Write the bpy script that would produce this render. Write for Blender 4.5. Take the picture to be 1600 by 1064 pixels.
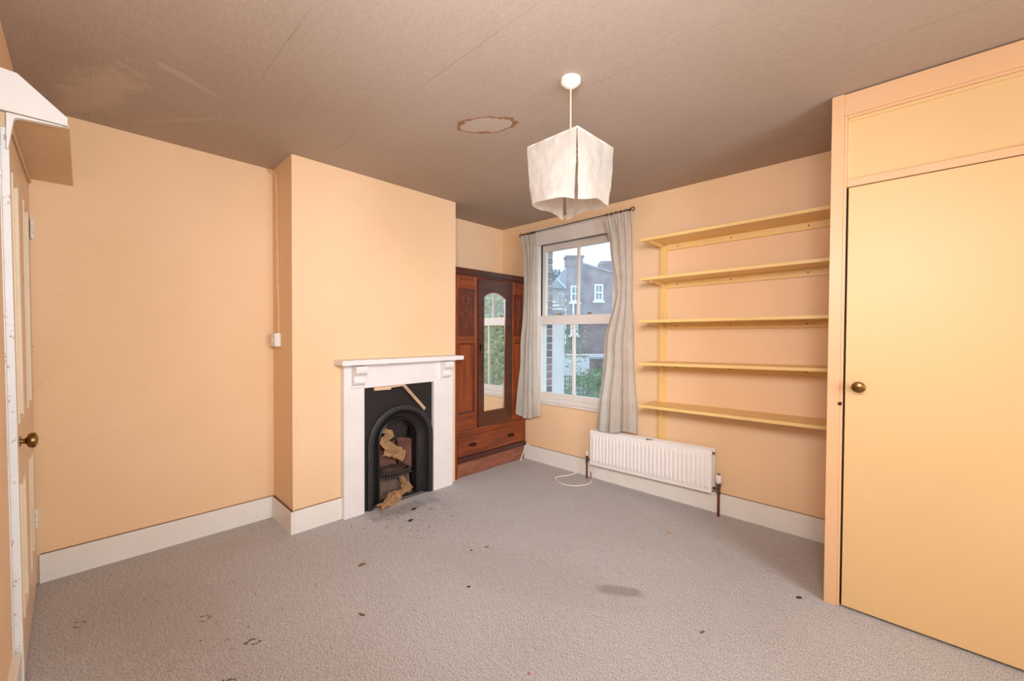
import bpy, bmesh, math, random
from mathutils import Vector, Matrix, noise as mnoise
R = math.radians; PI = math.pi
scene = bpy.context.scene
for o in list(bpy.data.objects): bpy.data.objects.remove(o)
COL = scene.collection

# ------------------------------------------------------------------ camera
cam_d = bpy.data.cameras.new('camera'); cam = bpy.data.objects.new('camera', cam_d); COL.objects.link(cam)
scene.camera = cam
FOC = 641.6854
cam_d.sensor_fit = 'HORIZONTAL'; cam_d.sensor_width = 36.0; cam_d.lens = FOC / 1600 * 36.0
cam_d.clip_start = 0.02; cam_d.clip_end = 300
ya, pi_, ro = R(43.7155), R(-0.9315), R(0.2812)
fw = Vector((-math.sin(ya) * math.cos(pi_), math.cos(ya) * math.cos(pi_), math.sin(pi_)))
rr = Vector((math.cos(ya), math.sin(ya), 0)); uu = rr.cross(fw)
r2 = rr * math.cos(ro) + uu * math.sin(ro); u2 = -rr * math.sin(ro) + uu * math.cos(ro)
m3 = Matrix((r2, u2, -fw)).transposed()
cam.matrix_world = Matrix.Translation((0, 0, 1.3)) @ m3.to_4x4()

# ------------------------------------------------------------------ world, lights, exposure
scene.view_settings.view_transform = 'Standard'; scene.view_settings.look = 'None'
scene.view_settings.gamma = 1.0; scene.view_settings.use_curve_mapping = False
scene.view_settings.exposure = 0.02
wd = bpy.data.worlds.new('overcast'); scene.world = wd; wd.use_nodes = True
wn = wd.node_tree; wn.nodes.clear()
wo = wn.nodes.new('ShaderNodeOutputWorld'); wb = wn.nodes.new('ShaderNodeBackground')
wtc = wn.nodes.new('ShaderNodeTexCoord'); wnz = wn.nodes.new('ShaderNodeTexNoise'); wnz.inputs['Scale'].default_value = 2.2
wr = wn.nodes.new('ShaderNodeValToRGB')
wr.color_ramp.elements[0].position = .35; wr.color_ramp.elements[0].color = (.74, .86, 1.0, 1)
wr.color_ramp.elements[1].position = .65; wr.color_ramp.elements[1].color = (.93, .97, 1.0, 1)
wn.links.new(wtc.outputs['Generated'], wnz.inputs['Vector']); wn.links.new(wnz.outputs['Fac'], wr.inputs['Fac'])
wn.links.new(wr.outputs['Color'], wb.inputs['Color']); wb.inputs['Strength'].default_value = 2.3
wn.links.new(wb.outputs['Background'], wo.inputs['Surface'])

def area_light(name, loc, target, sx, sy, power, col):
    d = bpy.data.lights.new(name, 'AREA'); d.shape = 'RECTANGLE'; d.size = sx; d.size_y = sy; d.energy = power; d.color = col
    o = bpy.data.objects.new(name, d); COL.objects.link(o); o.location = loc
    o.rotation_euler = (Vector(target) - Vector(loc)).to_track_quat('-Z', 'Y').to_euler()
    return o
# added light standing for daylight through an assumed, unseen window in the right-hand wall
area_light('assumed_window_light', (2.12, 1.0, 1.5), (-3, 1.3, 1.15), 1.4, 1.5, 78, (.88, .985, 1.10))
# assumed flash: added lamp beside the camera, tilted up-left, lights ceiling and walls directly
area_light('assumed_flash', (-0.40, 0.22, 1.75), (-1.45, .80, 2.44), .35, .35, 17, (.92, .98, 1.10))
# added fill lamp beside the camera, turned to the far corner
sb = area_light('added_fill_light', (0.10, -0.02, 1.95), (-2.2, 2.9, 0.95), .8, .5, 21, (.92, .98, 1.10))
sb.data.spread = R(95)

# ------------------------------------------------------------------ materials
def c(r, g, b):
    f = lambda v: (v / 255) / 12.92 if v / 255 <= .04045 else ((v / 255 + .055) / 1.055) ** 2.4
    return (f(r), f(g), f(b), 1)
class NT:
    def __init__(s, name):
        s.m = bpy.data.materials.new(name); s.m.use_nodes = True; s.t = s.m.node_tree; s.t.nodes.clear()
        s.out = s.n('OutputMaterial'); s.b = s.n('BsdfPrincipled'); s.l(s.b, 'BSDF', s.out, 'Surface')
        s.pos = s.n('NewGeometry')
    def n(s, k): return s.t.nodes.new('ShaderNode' + k)
    def l(s, a, ao, b, bi): s.t.links.new(a.outputs[ao], b.inputs[bi])
    def noise(s, scale, detail=3, rough=.55, stretch=None, obj=False):
        z = s.n('TexNoise'); z.inputs['Scale'].default_value = scale; z.inputs['Detail'].default_value = detail; z.inputs['Roughness'].default_value = rough
        if obj:
            tc = s.n('TexCoord'); src, so = tc, 'Object'
        else: src, so = s.pos, 'Position'
        if stretch:
            mp = s.n('Mapping'); mp.inputs['Scale'].default_value = stretch[:3]
            if len(stretch) > 3: mp.inputs['Rotation'].default_value = (0, 0, stretch[3])
            s.l(src, so, mp, 'Vector'); s.l(mp, 'Vector', z, 'Vector')
        else: s.l(src, so, z, 'Vector')
        return z
    def ramp(s, src, so, p0, p1, c0=(0, 0, 0, 1), c1=(1, 1, 1, 1)):
        r = s.n('ValToRGB'); e = r.color_ramp.elements; e[0].position = p0; e[0].color = c0; e[1].position = p1; e[1].color = c1
        s.l(src, so, r, 'Fac'); return r
    def mix(s, fac, a, b, f=1.0):
        x = s.n('Mix'); x.data_type = 'RGBA'
        for v, i in ((a, 6), (b, 7)):
            if isinstance(v, tuple): x.inputs[i].default_value = v
            else: s.t.links.new(v.outputs[v_out(v)], x.inputs[i])
        if isinstance(fac, (int, float)): x.inputs[0].default_value = fac
        elif f == 1.0: s.t.links.new(fac.outputs[v_out(fac)], x.inputs[0])
        else:
            mm = s.n('Math'); mm.operation = 'MULTIPLY'; mm.inputs[1].default_value = f
            s.t.links.new(fac.outputs[v_out(fac)], mm.inputs[0]); s.t.links.new(mm.outputs[0], x.inputs[0])
        return x
    def base(s, x): s.t.links.new(x.outputs[v_out(x)], s.b.inputs['Base Color'])
    def bump(s, src, strength, dist):
        b = s.n('Bump'); b.inputs['Strength'].default_value = strength; b.inputs['Distance'].default_value = dist
        s.t.links.new(src.outputs[v_out(src)], b.inputs['Height']); s.l(b, 'Normal', s.b, 'Normal'); return b
    def math(s, op, a, b=None):
        x = s.n('Math'); x.operation = op
        for i, v in enumerate((a, b)):
            if v is None: continue
            if isinstance(v, (int, float)): x.inputs[i].default_value = v
            elif isinstance(v, tuple): s.t.links.new(v[0].outputs[v[1]], x.inputs[i])
            else: s.t.links.new(v.outputs[v_out(v)], x.inputs[i])
        return x
def v_out(n):
    if n.type == 'MIX': return 2
    if n.type == 'VALTORGB': return 0
    if n.type == 'TEX_NOISE': return 0
    return 0
def simple(name, col, rough=.6, var=.12, scale=6, bscale=60, bstr=.1, bdist=.002, metal=0, spec=.5, stretch=None, obj=False):
    s = NT(name); z = s.noise(scale, 4, stretch=stretch, obj=obj)
    dark = tuple(v * (1 - var) for v in col[:3]) + (1,); lite = tuple(min(1, v * (1 + var * .7)) for v in col[:3]) + (1,)
    s.base(s.ramp(z, 0, .3, .7, dark, lite))
    s.b.inputs['Roughness'].default_value = rough; s.b.inputs['Metallic'].default_value = metal; s.b.inputs['Specular IOR Level'].default_value = spec
    if bstr: s.bump(s.noise(bscale, 3, stretch=stretch, obj=obj), bstr, bdist)
    return s.m

def wall_paint():
    s = NT('peach_emulsion')
    base = s.ramp(s.noise(1.3, 5), 0, .3, .72, c(238, 199, 153), c(245, 206, 165))
    # fine hairline cracks and scuffs
    vo = s.n('TexVoronoi'); vo.feature = 'DISTANCE_TO_EDGE'; vo.inputs['Scale'].default_value = 2.3
    nz = s.noise(5, 4); mm = s.n('Mix'); mm.data_type = 'RGBA'; mm.inputs[0].default_value = .12
    s.l(s.pos, 'Position', mm, 6); s.l(nz, 'Color', mm, 7); s.t.links.new(mm.outputs[2], vo.inputs['Vector'])
    ed = s.ramp(vo, 'Distance', .0008, .0035, (1, 1, 1, 1), (0, 0, 0, 1))
    mk = s.ramp(s.noise(1.7, 2), 0, .60, .70)
    f = s.math('MULTIPLY', ed, mk)
    a = s.mix(f, base, c(205, 150, 98), .4)
    sp = s.ramp(s.noise(26, 5, .6), 0, .755, .775)
    a = s.mix(sp, a, c(190, 125, 70), .6)
    s.base(a); s.b.inputs['Roughness'].default_value = .62; s.b.inputs['Specular IOR Level'].default_value = .25
    s.bump(s.noise(95, 4), .16, .0015); return s.m
def ceiling_paper():
    s = NT('lining_paper')
    base = s.ramp(s.noise(1.1, 5), 0, .3, .72, c(172, 152, 134), c(186, 167, 150))
    fine = s.ramp(s.noise(60, 4, .7, stretch=(1, 5, 1)), 0, .35, .7, c(162, 141, 124), c(200, 182, 166))
    a = s.mix(.38, base, fine)
    sep = s.n('SeparateXYZ'); s.l(s.pos, 'Position', sep, 'Vector')
    # seams of the paper every 53 cm, running along x
    t = s.math('SUBTRACT', (sep, 'Y'), 1.10 - .53 * 6); wob = s.noise(1.5, 2)
    t = s.math('ADD', t, s.math('MULTIPLY', wob, .012))
    fr = s.math('PINGPONG', t, .265)
    seam = s.ramp(fr, 0, .0010, .0035, (1, 1, 1, 1), (0, 0, 0, 1))
    seam = s.math('MULTIPLY', seam, s.ramp(s.noise(1.6, 3), 0, .42, .62))
    a = s.mix(seam, a, c(132, 110, 90), .5)
    # ringed water stain near the lamp
    def blob(cx, cy, ax, ay, wob_a, ang=0, r0=.9, r1=1.0):
        dx = s.math('SUBTRACT', (sep, 'X'), cx); dy = s.math('SUBTRACT', (sep, 'Y'), cy)
        ca, sa = math.cos(ang), math.sin(ang)
        u = s.math('ADD', s.math('MULTIPLY', dx, ca / ax), s.math('MULTIPLY', dy, sa / ax))
        v = s.math('ADD', s.math('MULTIPLY', dx, -sa / ay), s.math('MULTIPLY', dy, ca / ay))
        d = s.math('SQRT', s.math('ADD', s.math('MULTIPLY', u, u), s.math('MULTIPLY', v, v)))
        n = s.noise(11, 6, .65)
        return s.math('ADD', d, s.math('MULTIPLY', s.math('SUBTRACT', n, .5), wob_a))
    d = blob(-1.675, 1.535, .160, .080, 1.15, R(31))
    a = s.mix(s.ramp(d, 0, .88, .98, (1, 1, 1, 1), (0, 0, 0, 1)), a, c(198, 184, 170), .55)
    rg = s.math('SUBTRACT', 1.0, s.math('MULTIPLY', s.math('ABSOLUTE', s.math('SUBTRACT', d, .98)), 9.))
    a = s.mix(s.ramp(rg, 0, .0, .6), a, c(150, 98, 62), .9)
    # pale tide marks over the door corner
    d = blob(-2.80, .05, .42, .13, 1.9, R(15))
    a = s.mix(s.ramp(d, 0, .55, .9, (1, 1, 1, 1), (0, 0, 0, 1)), a, c(212, 190, 158), .5)
    d = blob(-2.36, .35, .17, .026, 2.6, R(-62))
    a = s.mix(s.ramp(d, 0, .7, 1.0, (1, 1, 1, 1), (0, 0, 0, 1)), a, c(200, 184, 172), .4)
    d = blob(-2.85, .36, .25, .022, 2.8, R(38))
    a = s.mix(s.ramp(d, 0, .7, 1.0, (1, 1, 1, 1), (0, 0, 0, 1)), a, c(200, 182, 166), .3)
    s.base(a); s.b.inputs['Roughness'].default_value = .8; s.b.inputs['Specular IOR Level'].default_value = .15
    s.bump(s.noise(120, 4, .7, stretch=(1, 4, 1)), .35, .002); return s.m
def carpet_mat():
    s = NT('grey_carpet')
    sp = s.noise(165, 4, .8, stretch=(1.4, .8, 1, R(20)))
    r = s.n('ValToRGB'); e = r.color_ramp.elements
    e[0].position = .41; e[0].color = c(92, 82, 76); e[1].position = .565; e[1].color = c(226, 221, 218)
    m = e.new(.475); m.color = c(170, 162, 157)
    s.l(sp, 0, r, 'Fac')
    big = s.ramp(s.noise(1.6, 5), 0, .3, .7, c(182, 172, 166), c(212, 207, 205))
    a = s.mix(.26, r, big)
    st = s.ramp(s.noise(22, 4, .6, stretch=(1, 3, 1, R(35))), 0, .35, .7, c(160, 150, 143), c(216, 209, 204))
    a = s.mix(.20, a, st)
    sep = s.n('SeparateXYZ'); s.l(s.pos, 'Position', sep, 'Vector')
    def blob(a, cx, cy, ax, ay, col, k, hollow=False, wob=.9, ang=0):
        dx = s.math('SUBTRACT', (sep, 'X'), cx); dy = s.math('SUBTRACT', (sep, 'Y'), cy); ca, sa = math.cos(ang), math.sin(ang)
        u = s.math('ADD', s.math('MULTIPLY', dx, ca / ax), s.math('MULTIPLY', dy, sa / ax))
        v = s.math('ADD', s.math('MULTIPLY', dx, -sa / ay), s.math('MULTIPLY', dy, ca / ay))
        d = s.math('SQRT', s.math('ADD', s.math('MULTIPLY', u, u), s.math('MULTIPLY', v, v)))
        d = s.math('ADD', d, s.math('MULTIPLY', s.math('SUBTRACT', s.noise(14, 4, .6), .5), wob))
        if hollow:
            d = s.math('ADD', d, s.math('MULTIPLY', s.math('SUBTRACT', s.noise(60, 4, .7), .5), 1.6))
            d = s.math('SUBTRACT', 1.0, s.math('MULTIPLY', s.math('ABSOLUTE', s.math('SUBTRACT', d, .8)), 3.2))
            f = s.math('MULTIPLY', s.ramp(d, 0, .2, .8), s.ramp(s.noise(24, 3), 0, .47, .55))
        else: f = s.ramp(d, 0, .55, 1.05, (1, 1, 1, 1), (0, 0, 0, 1))
        return s.mix(f, a, col, k)
    a = blob(a, -1.03, 1.87, .15, .05, c(138, 126, 117), .6, ang=R(35))
    a = blob(a, -2.28, .369, .032, .022, c(70, 46, 34), 1.0, True, ang=R(40))
    a = blob(a, -2.63, -.02, .04, .022, c(70, 46, 34), 1.0, True, ang=R(30))
    a = blob(a, -1.96, .49, .035, .022, c(70, 46, 34), 1.0, True, ang=R(60))
    a = blob(a, -1.79, .36, .035, .03, c(60, 40, 30), 1.0, True)
    a = blob(a, -2.66, 1.65, .34, .10, c(132, 122, 116), .5, wob=1.6, ang=R(90))
    a = blob(a, -1.45, 1.65, .75, .25, c(158, 148, 140), .18, wob=1.2, ang=R(20))
    a = blob(a, -2.45, .25, .55, .30, c(172, 156, 146), .25, wob=1.4, ang=R(20))
    bs = s.math('MULTIPLY', s.ramp(s.noise(16, 4, .65), 0, .64, .70), s.ramp(s.noise(1.1, 2), 0, .42, .58))
    a = s.mix(bs, a, c(150, 118, 98), .55)
    s.base(a); s.b.inputs['Roughness'].default_value = .95; s.b.inputs['Specular IOR Level'].default_value = .05
    s.bump(sp, .45, .005); return s.m
def wood(name, c0, c1, rough=.35, scale=3, axis='z', coat=0):
    s = NT(name); st = {'z': (9, 9, .8), 'y': (9, .8, 9), 'x': (.8, 9, 9)}[axis]
    z = s.noise(scale, 6, .6, stretch=st); z.inputs['Distortion'].default_value = .8
    a = s.ramp(z, 0, .32, .7, c0, c1)
    g = s.ramp(s.noise(scale * 9, 5, .7, stretch=st), 0, .4, .7, tuple(v * .6 for v in c0[:3]) + (1,), c1)
    s.base(s.mix(.3, a, g)); s.b.inputs['Roughness'].default_value = rough
    if coat: s.b.inputs['Coat Weight'].default_value = coat; s.b.inputs['Coat Roughness'].default_value = .25
    s.bump(g, .12, .001); return s.m
def old_white(name, col=c(232, 222, 208), chips=c(120, 95, 75), amt=.30, rough=.42, thr=.70):
    s = NT(name)
    a = s.ramp(s.noise(5, 5), 0, .3, .7, tuple(v * .93 for v in col[:3]) + (1,), col)
    ch = s.ramp(s.noise(34, 6, .7), 0, thr, thr + .02)
    s.base(s.mix(ch, a, chips, amt * 2)); s.b.inputs['Roughness'].default_value = rough
    s.bump(s.noise(45, 4), .15, .0015); return s.m
def fabric(name, col, trans=.3, scale=260, wr=False):
    s = NT(name)
    w = s.noise(scale, 3, .6, stretch=(1, 1, .35)); 
    g = s.noise(9, 5, .7)
    a = s.mix(.5, s.ramp(w, 0, .3, .7, tuple(v * .74 for v in col[:3]) + (1,), col), s.ramp(g, 0, .3, .7, tuple(v * .8 for v in col[:3]) + (1,), col))
    s.base(a); s.b.inputs['Roughness'].default_value = .9; s.b.inputs['Specular IOR Level'].default_value = .1
    b = s.bump(s.noise(scale * .4, 4, .7) if wr else w, .5 if wr else .3, .003)
    tl = s.n('BsdfTranslucent'); s.t.links.new(a.outputs[2], tl.inputs['Color'])
    mx = s.n('MixShader'); mx.inputs[0].default_value = trans
    s.l(s.b, 'BSDF', mx, 1); s.l(tl, 'BSDF', mx, 2); s.l(mx, 'Shader', s.out, 'Surface'); return s.m
def glass_mat(name, haze=.05, tint=(.9, .96, 1, 1)):
    s = NT(name); s.t.nodes.remove(s.b)
    tr = s.n('BsdfTransparent'); tr.inputs['Color'].default_value = tint
    gl = s.n('BsdfGlossy'); gl.inputs['Roughness'].default_value = .02
    lw = s.n('LayerWeight'); lw.inputs['Blend'].default_value = .5
    fr = s.math('ADD', s.math('MULTIPLY', s.math('POWER', (lw, 'Facing'), 4.0), .5), .03)
    m1 = s.n('MixShader'); s.t.links.new(fr.outputs[0], m1.inputs[0]); s.l(tr, 'BSDF', m1, 1); s.l(gl, 'BSDF', m1, 2)
    df = s.n('BsdfTranslucent'); df.inputs['Color'].default_value = (.85, .92, 1, 1)
    m2 = s.n('MixShader'); z = s.ramp(s.noise(7, 4), 0, .3, .75, (haze * .5,) * 3 + (1,), (haze * 1.6,) * 3 + (1,))
    s.l(z, 'Color', m2, 0); s.l(m1, 'Shader', m2, 1); s.l(df, 'BSDF', m2, 2); s.l(m2, 'Shader', s.out, 'Surface'); return s.m
def brick_mat(name, c1, c2, mortar, scale=1.0):
    s = NT(name); tc = s.n('TexCoord'); mp = s.n('Mapping'); mp.inputs['Rotation'].default_value = (R(90), 0, 0)
    s.l(tc, 'Object', mp, 'Vector'); b = s.n('TexBrick'); s.l(mp, 'Vector', b, 'Vector')
    b.inputs['Color1'].default_value = c1; b.inputs['Color2'].default_value = c2; b.inputs['Mortar'].default_value = mortar
    b.inputs['Scale'].default_value = scale; b.inputs['Brick Width'].default_value = .225; b.inputs['Row Height'].default_value = .075
    b.inputs['Mortar Size'].default_value = .008
    n = s.ramp(s.noise(.9, 5, obj=True), 0, .3, .7, (.72, .72, .76, 1), (1, 1, 1, 1))
    x = s.n('Mix'); x.data_type = 'RGBA'; x.blend_type = 'MULTIPLY'; x.inputs[0].default_value = 1
    s.l(b, 'Color', x, 6); s.l(n, 'Color', x, 7); s.t.links.new(x.outputs[2], s.b.inputs['Base Color'])
    s.b.inputs['Roughness'].default_value = .9; return s.m

M = {}
M['wall'] = wall_paint(); M['ceiling'] = ceiling_paper(); M['carpet'] = carpet_mat()
M['skirting'] = old_white('aged_skirting_paint', c(240, 232, 220))
M['white'] = old_white('white_gloss_paint', c(238, 233, 226), amt=.15, thr=.74)
M['mantel'] = old_white('mantel_white_paint', c(240, 232, 226), amt=.2, thr=.73)
M['frame'] = old_white('window_paint', c(238, 228, 218), amt=.12, thr=.72)
M['chipped'] = old_white('chipped_edge_paint', c(236, 232, 226), c(190, 130, 85), amt=.4, thr=.60)
M['door'] = simple('door_cream_peach_paint', c(230, 200, 166), .38, .05, 3, 40, .08)
M['moulding'] = simple('moulding_lit_cream', c(232, 212, 180), .4, .05, 4, 40, .08)  # paler than the leaf: the highlight on the bevels is put into the colour
M['shelfboard'] = simple('door_shelf_paint', c(214, 182, 142), .45, .06, 3, 30, .1)
M['cupboard'] = simple('cupboard_yellow_paint', c(224, 184, 128), .42, .035, 1.2, 22, .10, .0015)
M['cupframe'] = simple('cupboard_peach_paint', c(226, 178, 132), .36, .04, 2, 30, .1)
M['shelf'] = simple('shelf_yellow_paint', c(240, 200, 128), .38, .06, 4, 30, .1)
M['gap'] = simple('dark_gap', c(50, 34, 22), .9, .1, bstr=0)
M['crack'] = simple('joint_brown', c(120, 84, 58), .9, .3, 30, bstr=0)  # brown for the crack line between wall and skirting
M['brass'] = simple('aged_brass', c(138, 106, 62), .24, .25, 40, 50, .05, metal=1)
M['iron'] = simple('black_cast_iron', c(30, 27, 26), .38, .3, 30, 160, .35, .003)
M['ironband'] = simple('cast_iron_pitted', c(38, 34, 33), .38, .4, 60, 110, .9, .006)
M['soot'] = simple('sooty_iron', c(64, 52, 46), .8, .45, 14, 60, .5, .004)
M['firebrick'] = simple('fireclay', c(128, 84, 68), .9, .4, 12, 50, .4, .004)
M['ash'] = simple('ash_brown', c(112, 92, 78), .95, .35, 22, 60, .6, .006)
M['paper'] = simple('brown_paper', c(226, 180, 128), .8, .10, 18, 60, .2, .002)
M['batten'] = simple('raw_batten', c(226, 186, 150), .7, .14, 10, 60, .2)
M['mahog'] = wood('mahogany', c(94, 36, 11), c(170, 78, 24), .33, 3, 'z', .3)
M['mahogh'] = wood('mahogany_horizontal', c(90, 35, 12), c(164, 74, 22), .33, 3, 'y', .3)
M['mahogdark'] = wood('dark_mahogany', c(58, 24, 14), c(96, 42, 22), .3, 3, 'y', .4)
M['mahogpanel'] = wood('carved_panel_wood', c(74, 28, 12), c(118, 50, 24), .35, 4, 'z', .3)
M['carving'] = simple('carving_pale_brown', c(160, 92, 52), .4, .1)  # incised ornament, a lighter brown than its panel
M['oldboard'] = wood('bare_skirting_board', c(120, 66, 44), c(176, 112, 84), .75, 5, 'y')
s_ = NT('mirror_silver'); s_.b.inputs['Base Color'].default_value = (.9, .93, .9, 1); s_.b.inputs['Metallic'].default_value = 1; s_.b.inputs['Roughness'].default_value = .015; M['mirror'] = s_.m
M['bronze'] = simple('dark_bronze', c(72, 48, 34), .35, .3, 40, metal=.8)
M['curtain'] = fabric('cream_linen', c(250, 242, 230), .30, 230)
M['shade'] = fabric('silk_paper_shade', c(240, 230, 218), .32, 70, True)
M['wire'] = simple('white_wire', c(240, 232, 220), .5, .05, bstr=0)
M['plastic'] = simple('white_plastic', c(240, 230, 218), .35, .03, bstr=0)
M['cordmat'] = simple('peach_cord', c(232, 200, 160), .5, .05, bstr=0)
M['radiator'] = simple('radiator_enamel', c(244, 236, 228), .3, .03, 5, 40, .04)
M['copper'] = simple('tarnished_copper', c(132, 74, 48), .4, .35, 30, 60, .2, metal=.7)
M['chrome'] = simple('dull_chrome', c(120, 112, 102), .35, .35, 60, metal=.9)
M['blackiron'] = simple('rod_iron', c(38, 32, 30), .45, .2, 50, metal=.6)
M['cable'] = simple('white_cable', c(238, 228, 210), .4, .03, bstr=0)
M['glassU'] = glass_mat('misted_glass', .16); M['glassL'] = glass_mat('window_glass', .06)
M['plaster'] = simple('socket_gap', c(240, 234, 226), .5, .02, bstr=0)

# ------------------------------------------------------------------ mesh helpers
ORG = {}
def BM(): return bmesh.new()
def box(bm, x0, x1, y0, y1, z0, z1, bev=0, seg=1):
    v = [bm.verts.new((x, y, z)) for x in (x0, x1) for y in (y0, y1) for z in (z0, z1)]
    fs = [bm.faces.new([v[i] for i in q]) for q in ((0, 1, 3, 2), (4, 6, 7, 5), (0, 4, 5, 1), (2, 3, 7, 6), (0, 2, 6, 4), (1, 5, 7, 3))]
    if bev:
        es = list({e for f in fs for e in f.edges})
        bmesh.ops.bevel(bm, geom=es, offset=bev, segments=seg, affect='EDGES', profile=.5)
    return bm
def hexa(bm, p, bev=0):
    """p: 8 points, bottom loop 0-3 and top loop 4-7"""
    v = [bm.verts.new(q) for q in p]
    fs = [bm.faces.new([v[i] for i in q]) for q in ((3, 2, 1, 0), (4, 5, 6, 7), (0, 1, 5, 4), (1, 2, 6, 5), (2, 3, 7, 6), (3, 0, 4, 7))]
    if bev: bmesh.ops.bevel(bm, geom=list({e for f in fs for e in f.edges}), offset=bev, segments=1, affect='EDGES')
def prism(bm, pts, f0, f1):
    """pts -> 3D through callables f0(p), f1(p)"""
    a = [bm.verts.new(f0(p)) for p in pts]; b = [bm.verts.new(f1(p)) for p in pts]
    n = len(pts); bm.faces.new(a); bm.faces.new(b[::-1])
    for i in range(n): bm.faces.new((a[i], b[i], b[(i + 1) % n], a[(i + 1) % n]))
def ringplate(bm, outer, inner, f0, f1):
    n = len(outer)
    A = [[bm.verts.new(f(p)) for p in L] for L in (outer, inner) for f in (f0, f1)]
    oa, ob, ia, ib = A
    for i in range(n):
        j = (i + 1) % n
        bm.faces.new((oa[i], oa[j], ia[j], ia[i])); bm.faces.new((ob[j], ob[i], ib[i], ib[j]))
        bm.faces.new((oa[j], oa[i], ob[i], ob[j])); bm.faces.new((ia[i], ia[j], ib[j], ib[i]))
def tube(bm, pts, r, n=8, closed=False):
    pts = [Vector(p) for p in pts]; rings = []; N = len(pts); up = None
    for i, p in enumerate(pts):
        if closed: t = pts[(i + 1) % N] - pts[i - 1]
        else: t = pts[min(i + 1, N - 1)] - pts[max(i - 1, 0)]
        t.normalize()
        if up is None: up = t.orthogonal().normalized()
        up = (up - t * up.dot(t)); up = up.normalized() if up.length > 1e-6 else t.orthogonal().normalized()
        s = t.cross(up); rad = r[i] if isinstance(r, (list, tuple)) else r
        rings.append([bm.verts.new(p + (up * math.cos(k * 2 * PI / n) + s * math.sin(k * 2 * PI / n)) * rad) for k in range(n)])
    for i in range(N if closed else N - 1):
        a, b = rings[i], rings[(i + 1) % N]
        for k in range(n): bm.faces.new((a[k], a[(k + 1) % n], b[(k + 1) % n], b[k]))
    if not closed: bm.faces.new(rings[0][::-1]); bm.faces.new(rings[-1])
def lathe(bm, prof, org, ax, n=24):
    """prof: (radius, distance along ax)"""
    org = Vector(org); ax = Vector(ax).normalized(); e1 = ax.orthogonal().normalized(); e2 = ax.cross(e1); rings = []
    for r, h in prof:
        if r < 1e-5: rings.append([bm.verts.new(org + ax * h)])
        else: rings.append([bm.verts.new(org + ax * h + (e1 * math.cos(k * 2 * PI / n) + e2 * math.sin(k * 2 * PI / n)) * r) for k in range(n)])
    for a, b in zip(rings, rings[1:]):
        for k in range(n):
            k2 = (k + 1) % n
            if len(a) == 1 and len(b) == 1: continue
            if len(a) == 1: bm.faces.new((a[0], b[k2], b[k]))
            elif len(b) == 1: bm.faces.new((a[k], a[k2], b[0]))
            else: bm.faces.new((a[k], a[k2], b[k2], b[k]))
    if len(rings[0]) > 1: bm.faces.new(rings[0][::-1])
    if len(rings[-1]) > 1: bm.faces.new(rings[-1])
def grid(bm, fn, nu, nv, thick=0, nrm=None):
    """fn(u,v) in 0..1; a second skin is added at fn + thickness along nrm"""
    V = [[bm.verts.new(fn(i / nu, j / nv)) for j in range(nv + 1)] for i in range(nu + 1)]
    for i in range(nu):
        for j in range(nv): bm.faces.new((V[i][j], V[i + 1][j], V[i + 1][j + 1], V[i][j + 1]))
    if thick:
        r = bmesh.ops.solidify(bm, geom=list(bm.faces), thickness=thick)
def obj(name, bm, mat, parent=None, smooth=False, local=False):
    bmesh.ops.recalc_face_normals(bm, faces=list(bm.faces))
    me = bpy.data.meshes.new(name)
    if parent is not None:
        off = Vector((0, 0, 0)) if local else ORG[parent.name]
        org = off
    elif not local:
        xs = [v.co for v in bm.verts]
        org = Vector(((min(v.x for v in xs) + max(v.x for v in xs)) / 2, (min(v.y for v in xs) + max(v.y for v in xs)) / 2, min(v.z for v in xs)))
    else: org = Vector((0, 0, 0))
    if org.length: bmesh.ops.translate(bm, verts=list(bm.verts), vec=-org)
    bm.to_mesh(me); bm.free()
    if isinstance(mat, (list, tuple)):
        for m_ in mat: me.materials.append(m_)
    else: me.materials.append(mat)
    if smooth:
        me.polygons.foreach_set('use_smooth', [True] * len(me.polygons))
        try: me.set_sharp_from_angle(angle=R(38))
        except Exception: pass
    o = bpy.data.objects.new(name, me); COL.objects.link(o)
    if parent is not None: o.parent = parent
    else: o.location = org
    ORG[o.name] = Vector(org)
    return o
def tag(o, label=None, cat=None, group=None, kind=None):
    if label: o['label'] = label
    if cat: o['category'] = cat
    if group: o['group'] = group
    if kind: o['kind'] = kind
    return o
def thing(name, loc, label=None, cat=None, group=None, kind=None, rz=0):
    o = bpy.data.objects.new(name, None); COL.objects.link(o); o.location = loc; o.rotation_euler = (0, 0, rz)
    o.empty_display_size = .05
    ORG[o.name] = Vector(loc); return tag(o, label, cat, group, kind)
def struct(name, bm, mat, smooth=False, label=None):
    o = obj(name, bm, mat, smooth=smooth); o['kind'] = 'structure'
    if label: o['label'] = label
    return o
rnd = random.Random(7)

# ------------------------------------------------------------------ room shell
XL, XC, YC1, YC2, YW, H = -3.2207, -2.8436, .9307, 2.2555, 3.2074, 2.4406
XR, YF = 2.00, -.188
def lean(bm, y0=-.188):
    for v in bm.verts:
        if v.co.y > y0 - .03: v.co.y -= .0075 * (v.co.z - 1)
    return bm
WX0, WX1, WZ0, WZ1 = -2.735, -1.815, .60, 2.345
def slab(name, mat, boxes, label, ln=False):
    bm = BM()
    for b in boxes: box(bm, *b)
    if ln: lean(bm)
    return struct(name, bm, mat, label=label)
slab('floor', M['oldboard'], [(XL - .3, XR + .3, YF - .4, YW + .3, -.15, -.012)], 'floorboards hidden under the grey carpet')
slab('ceiling', M['ceiling'], [(XL - .3, XR + .3, YF - .4, YW + .3, H, H + .2)], 'brown-beige papered ceiling with water stains and seams')
slab('wall_left', M['wall'], [(XL - .28, XL, YF - .35, YW + .28, -.012, H)], 'peach painted wall behind the chimney breast')
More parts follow.
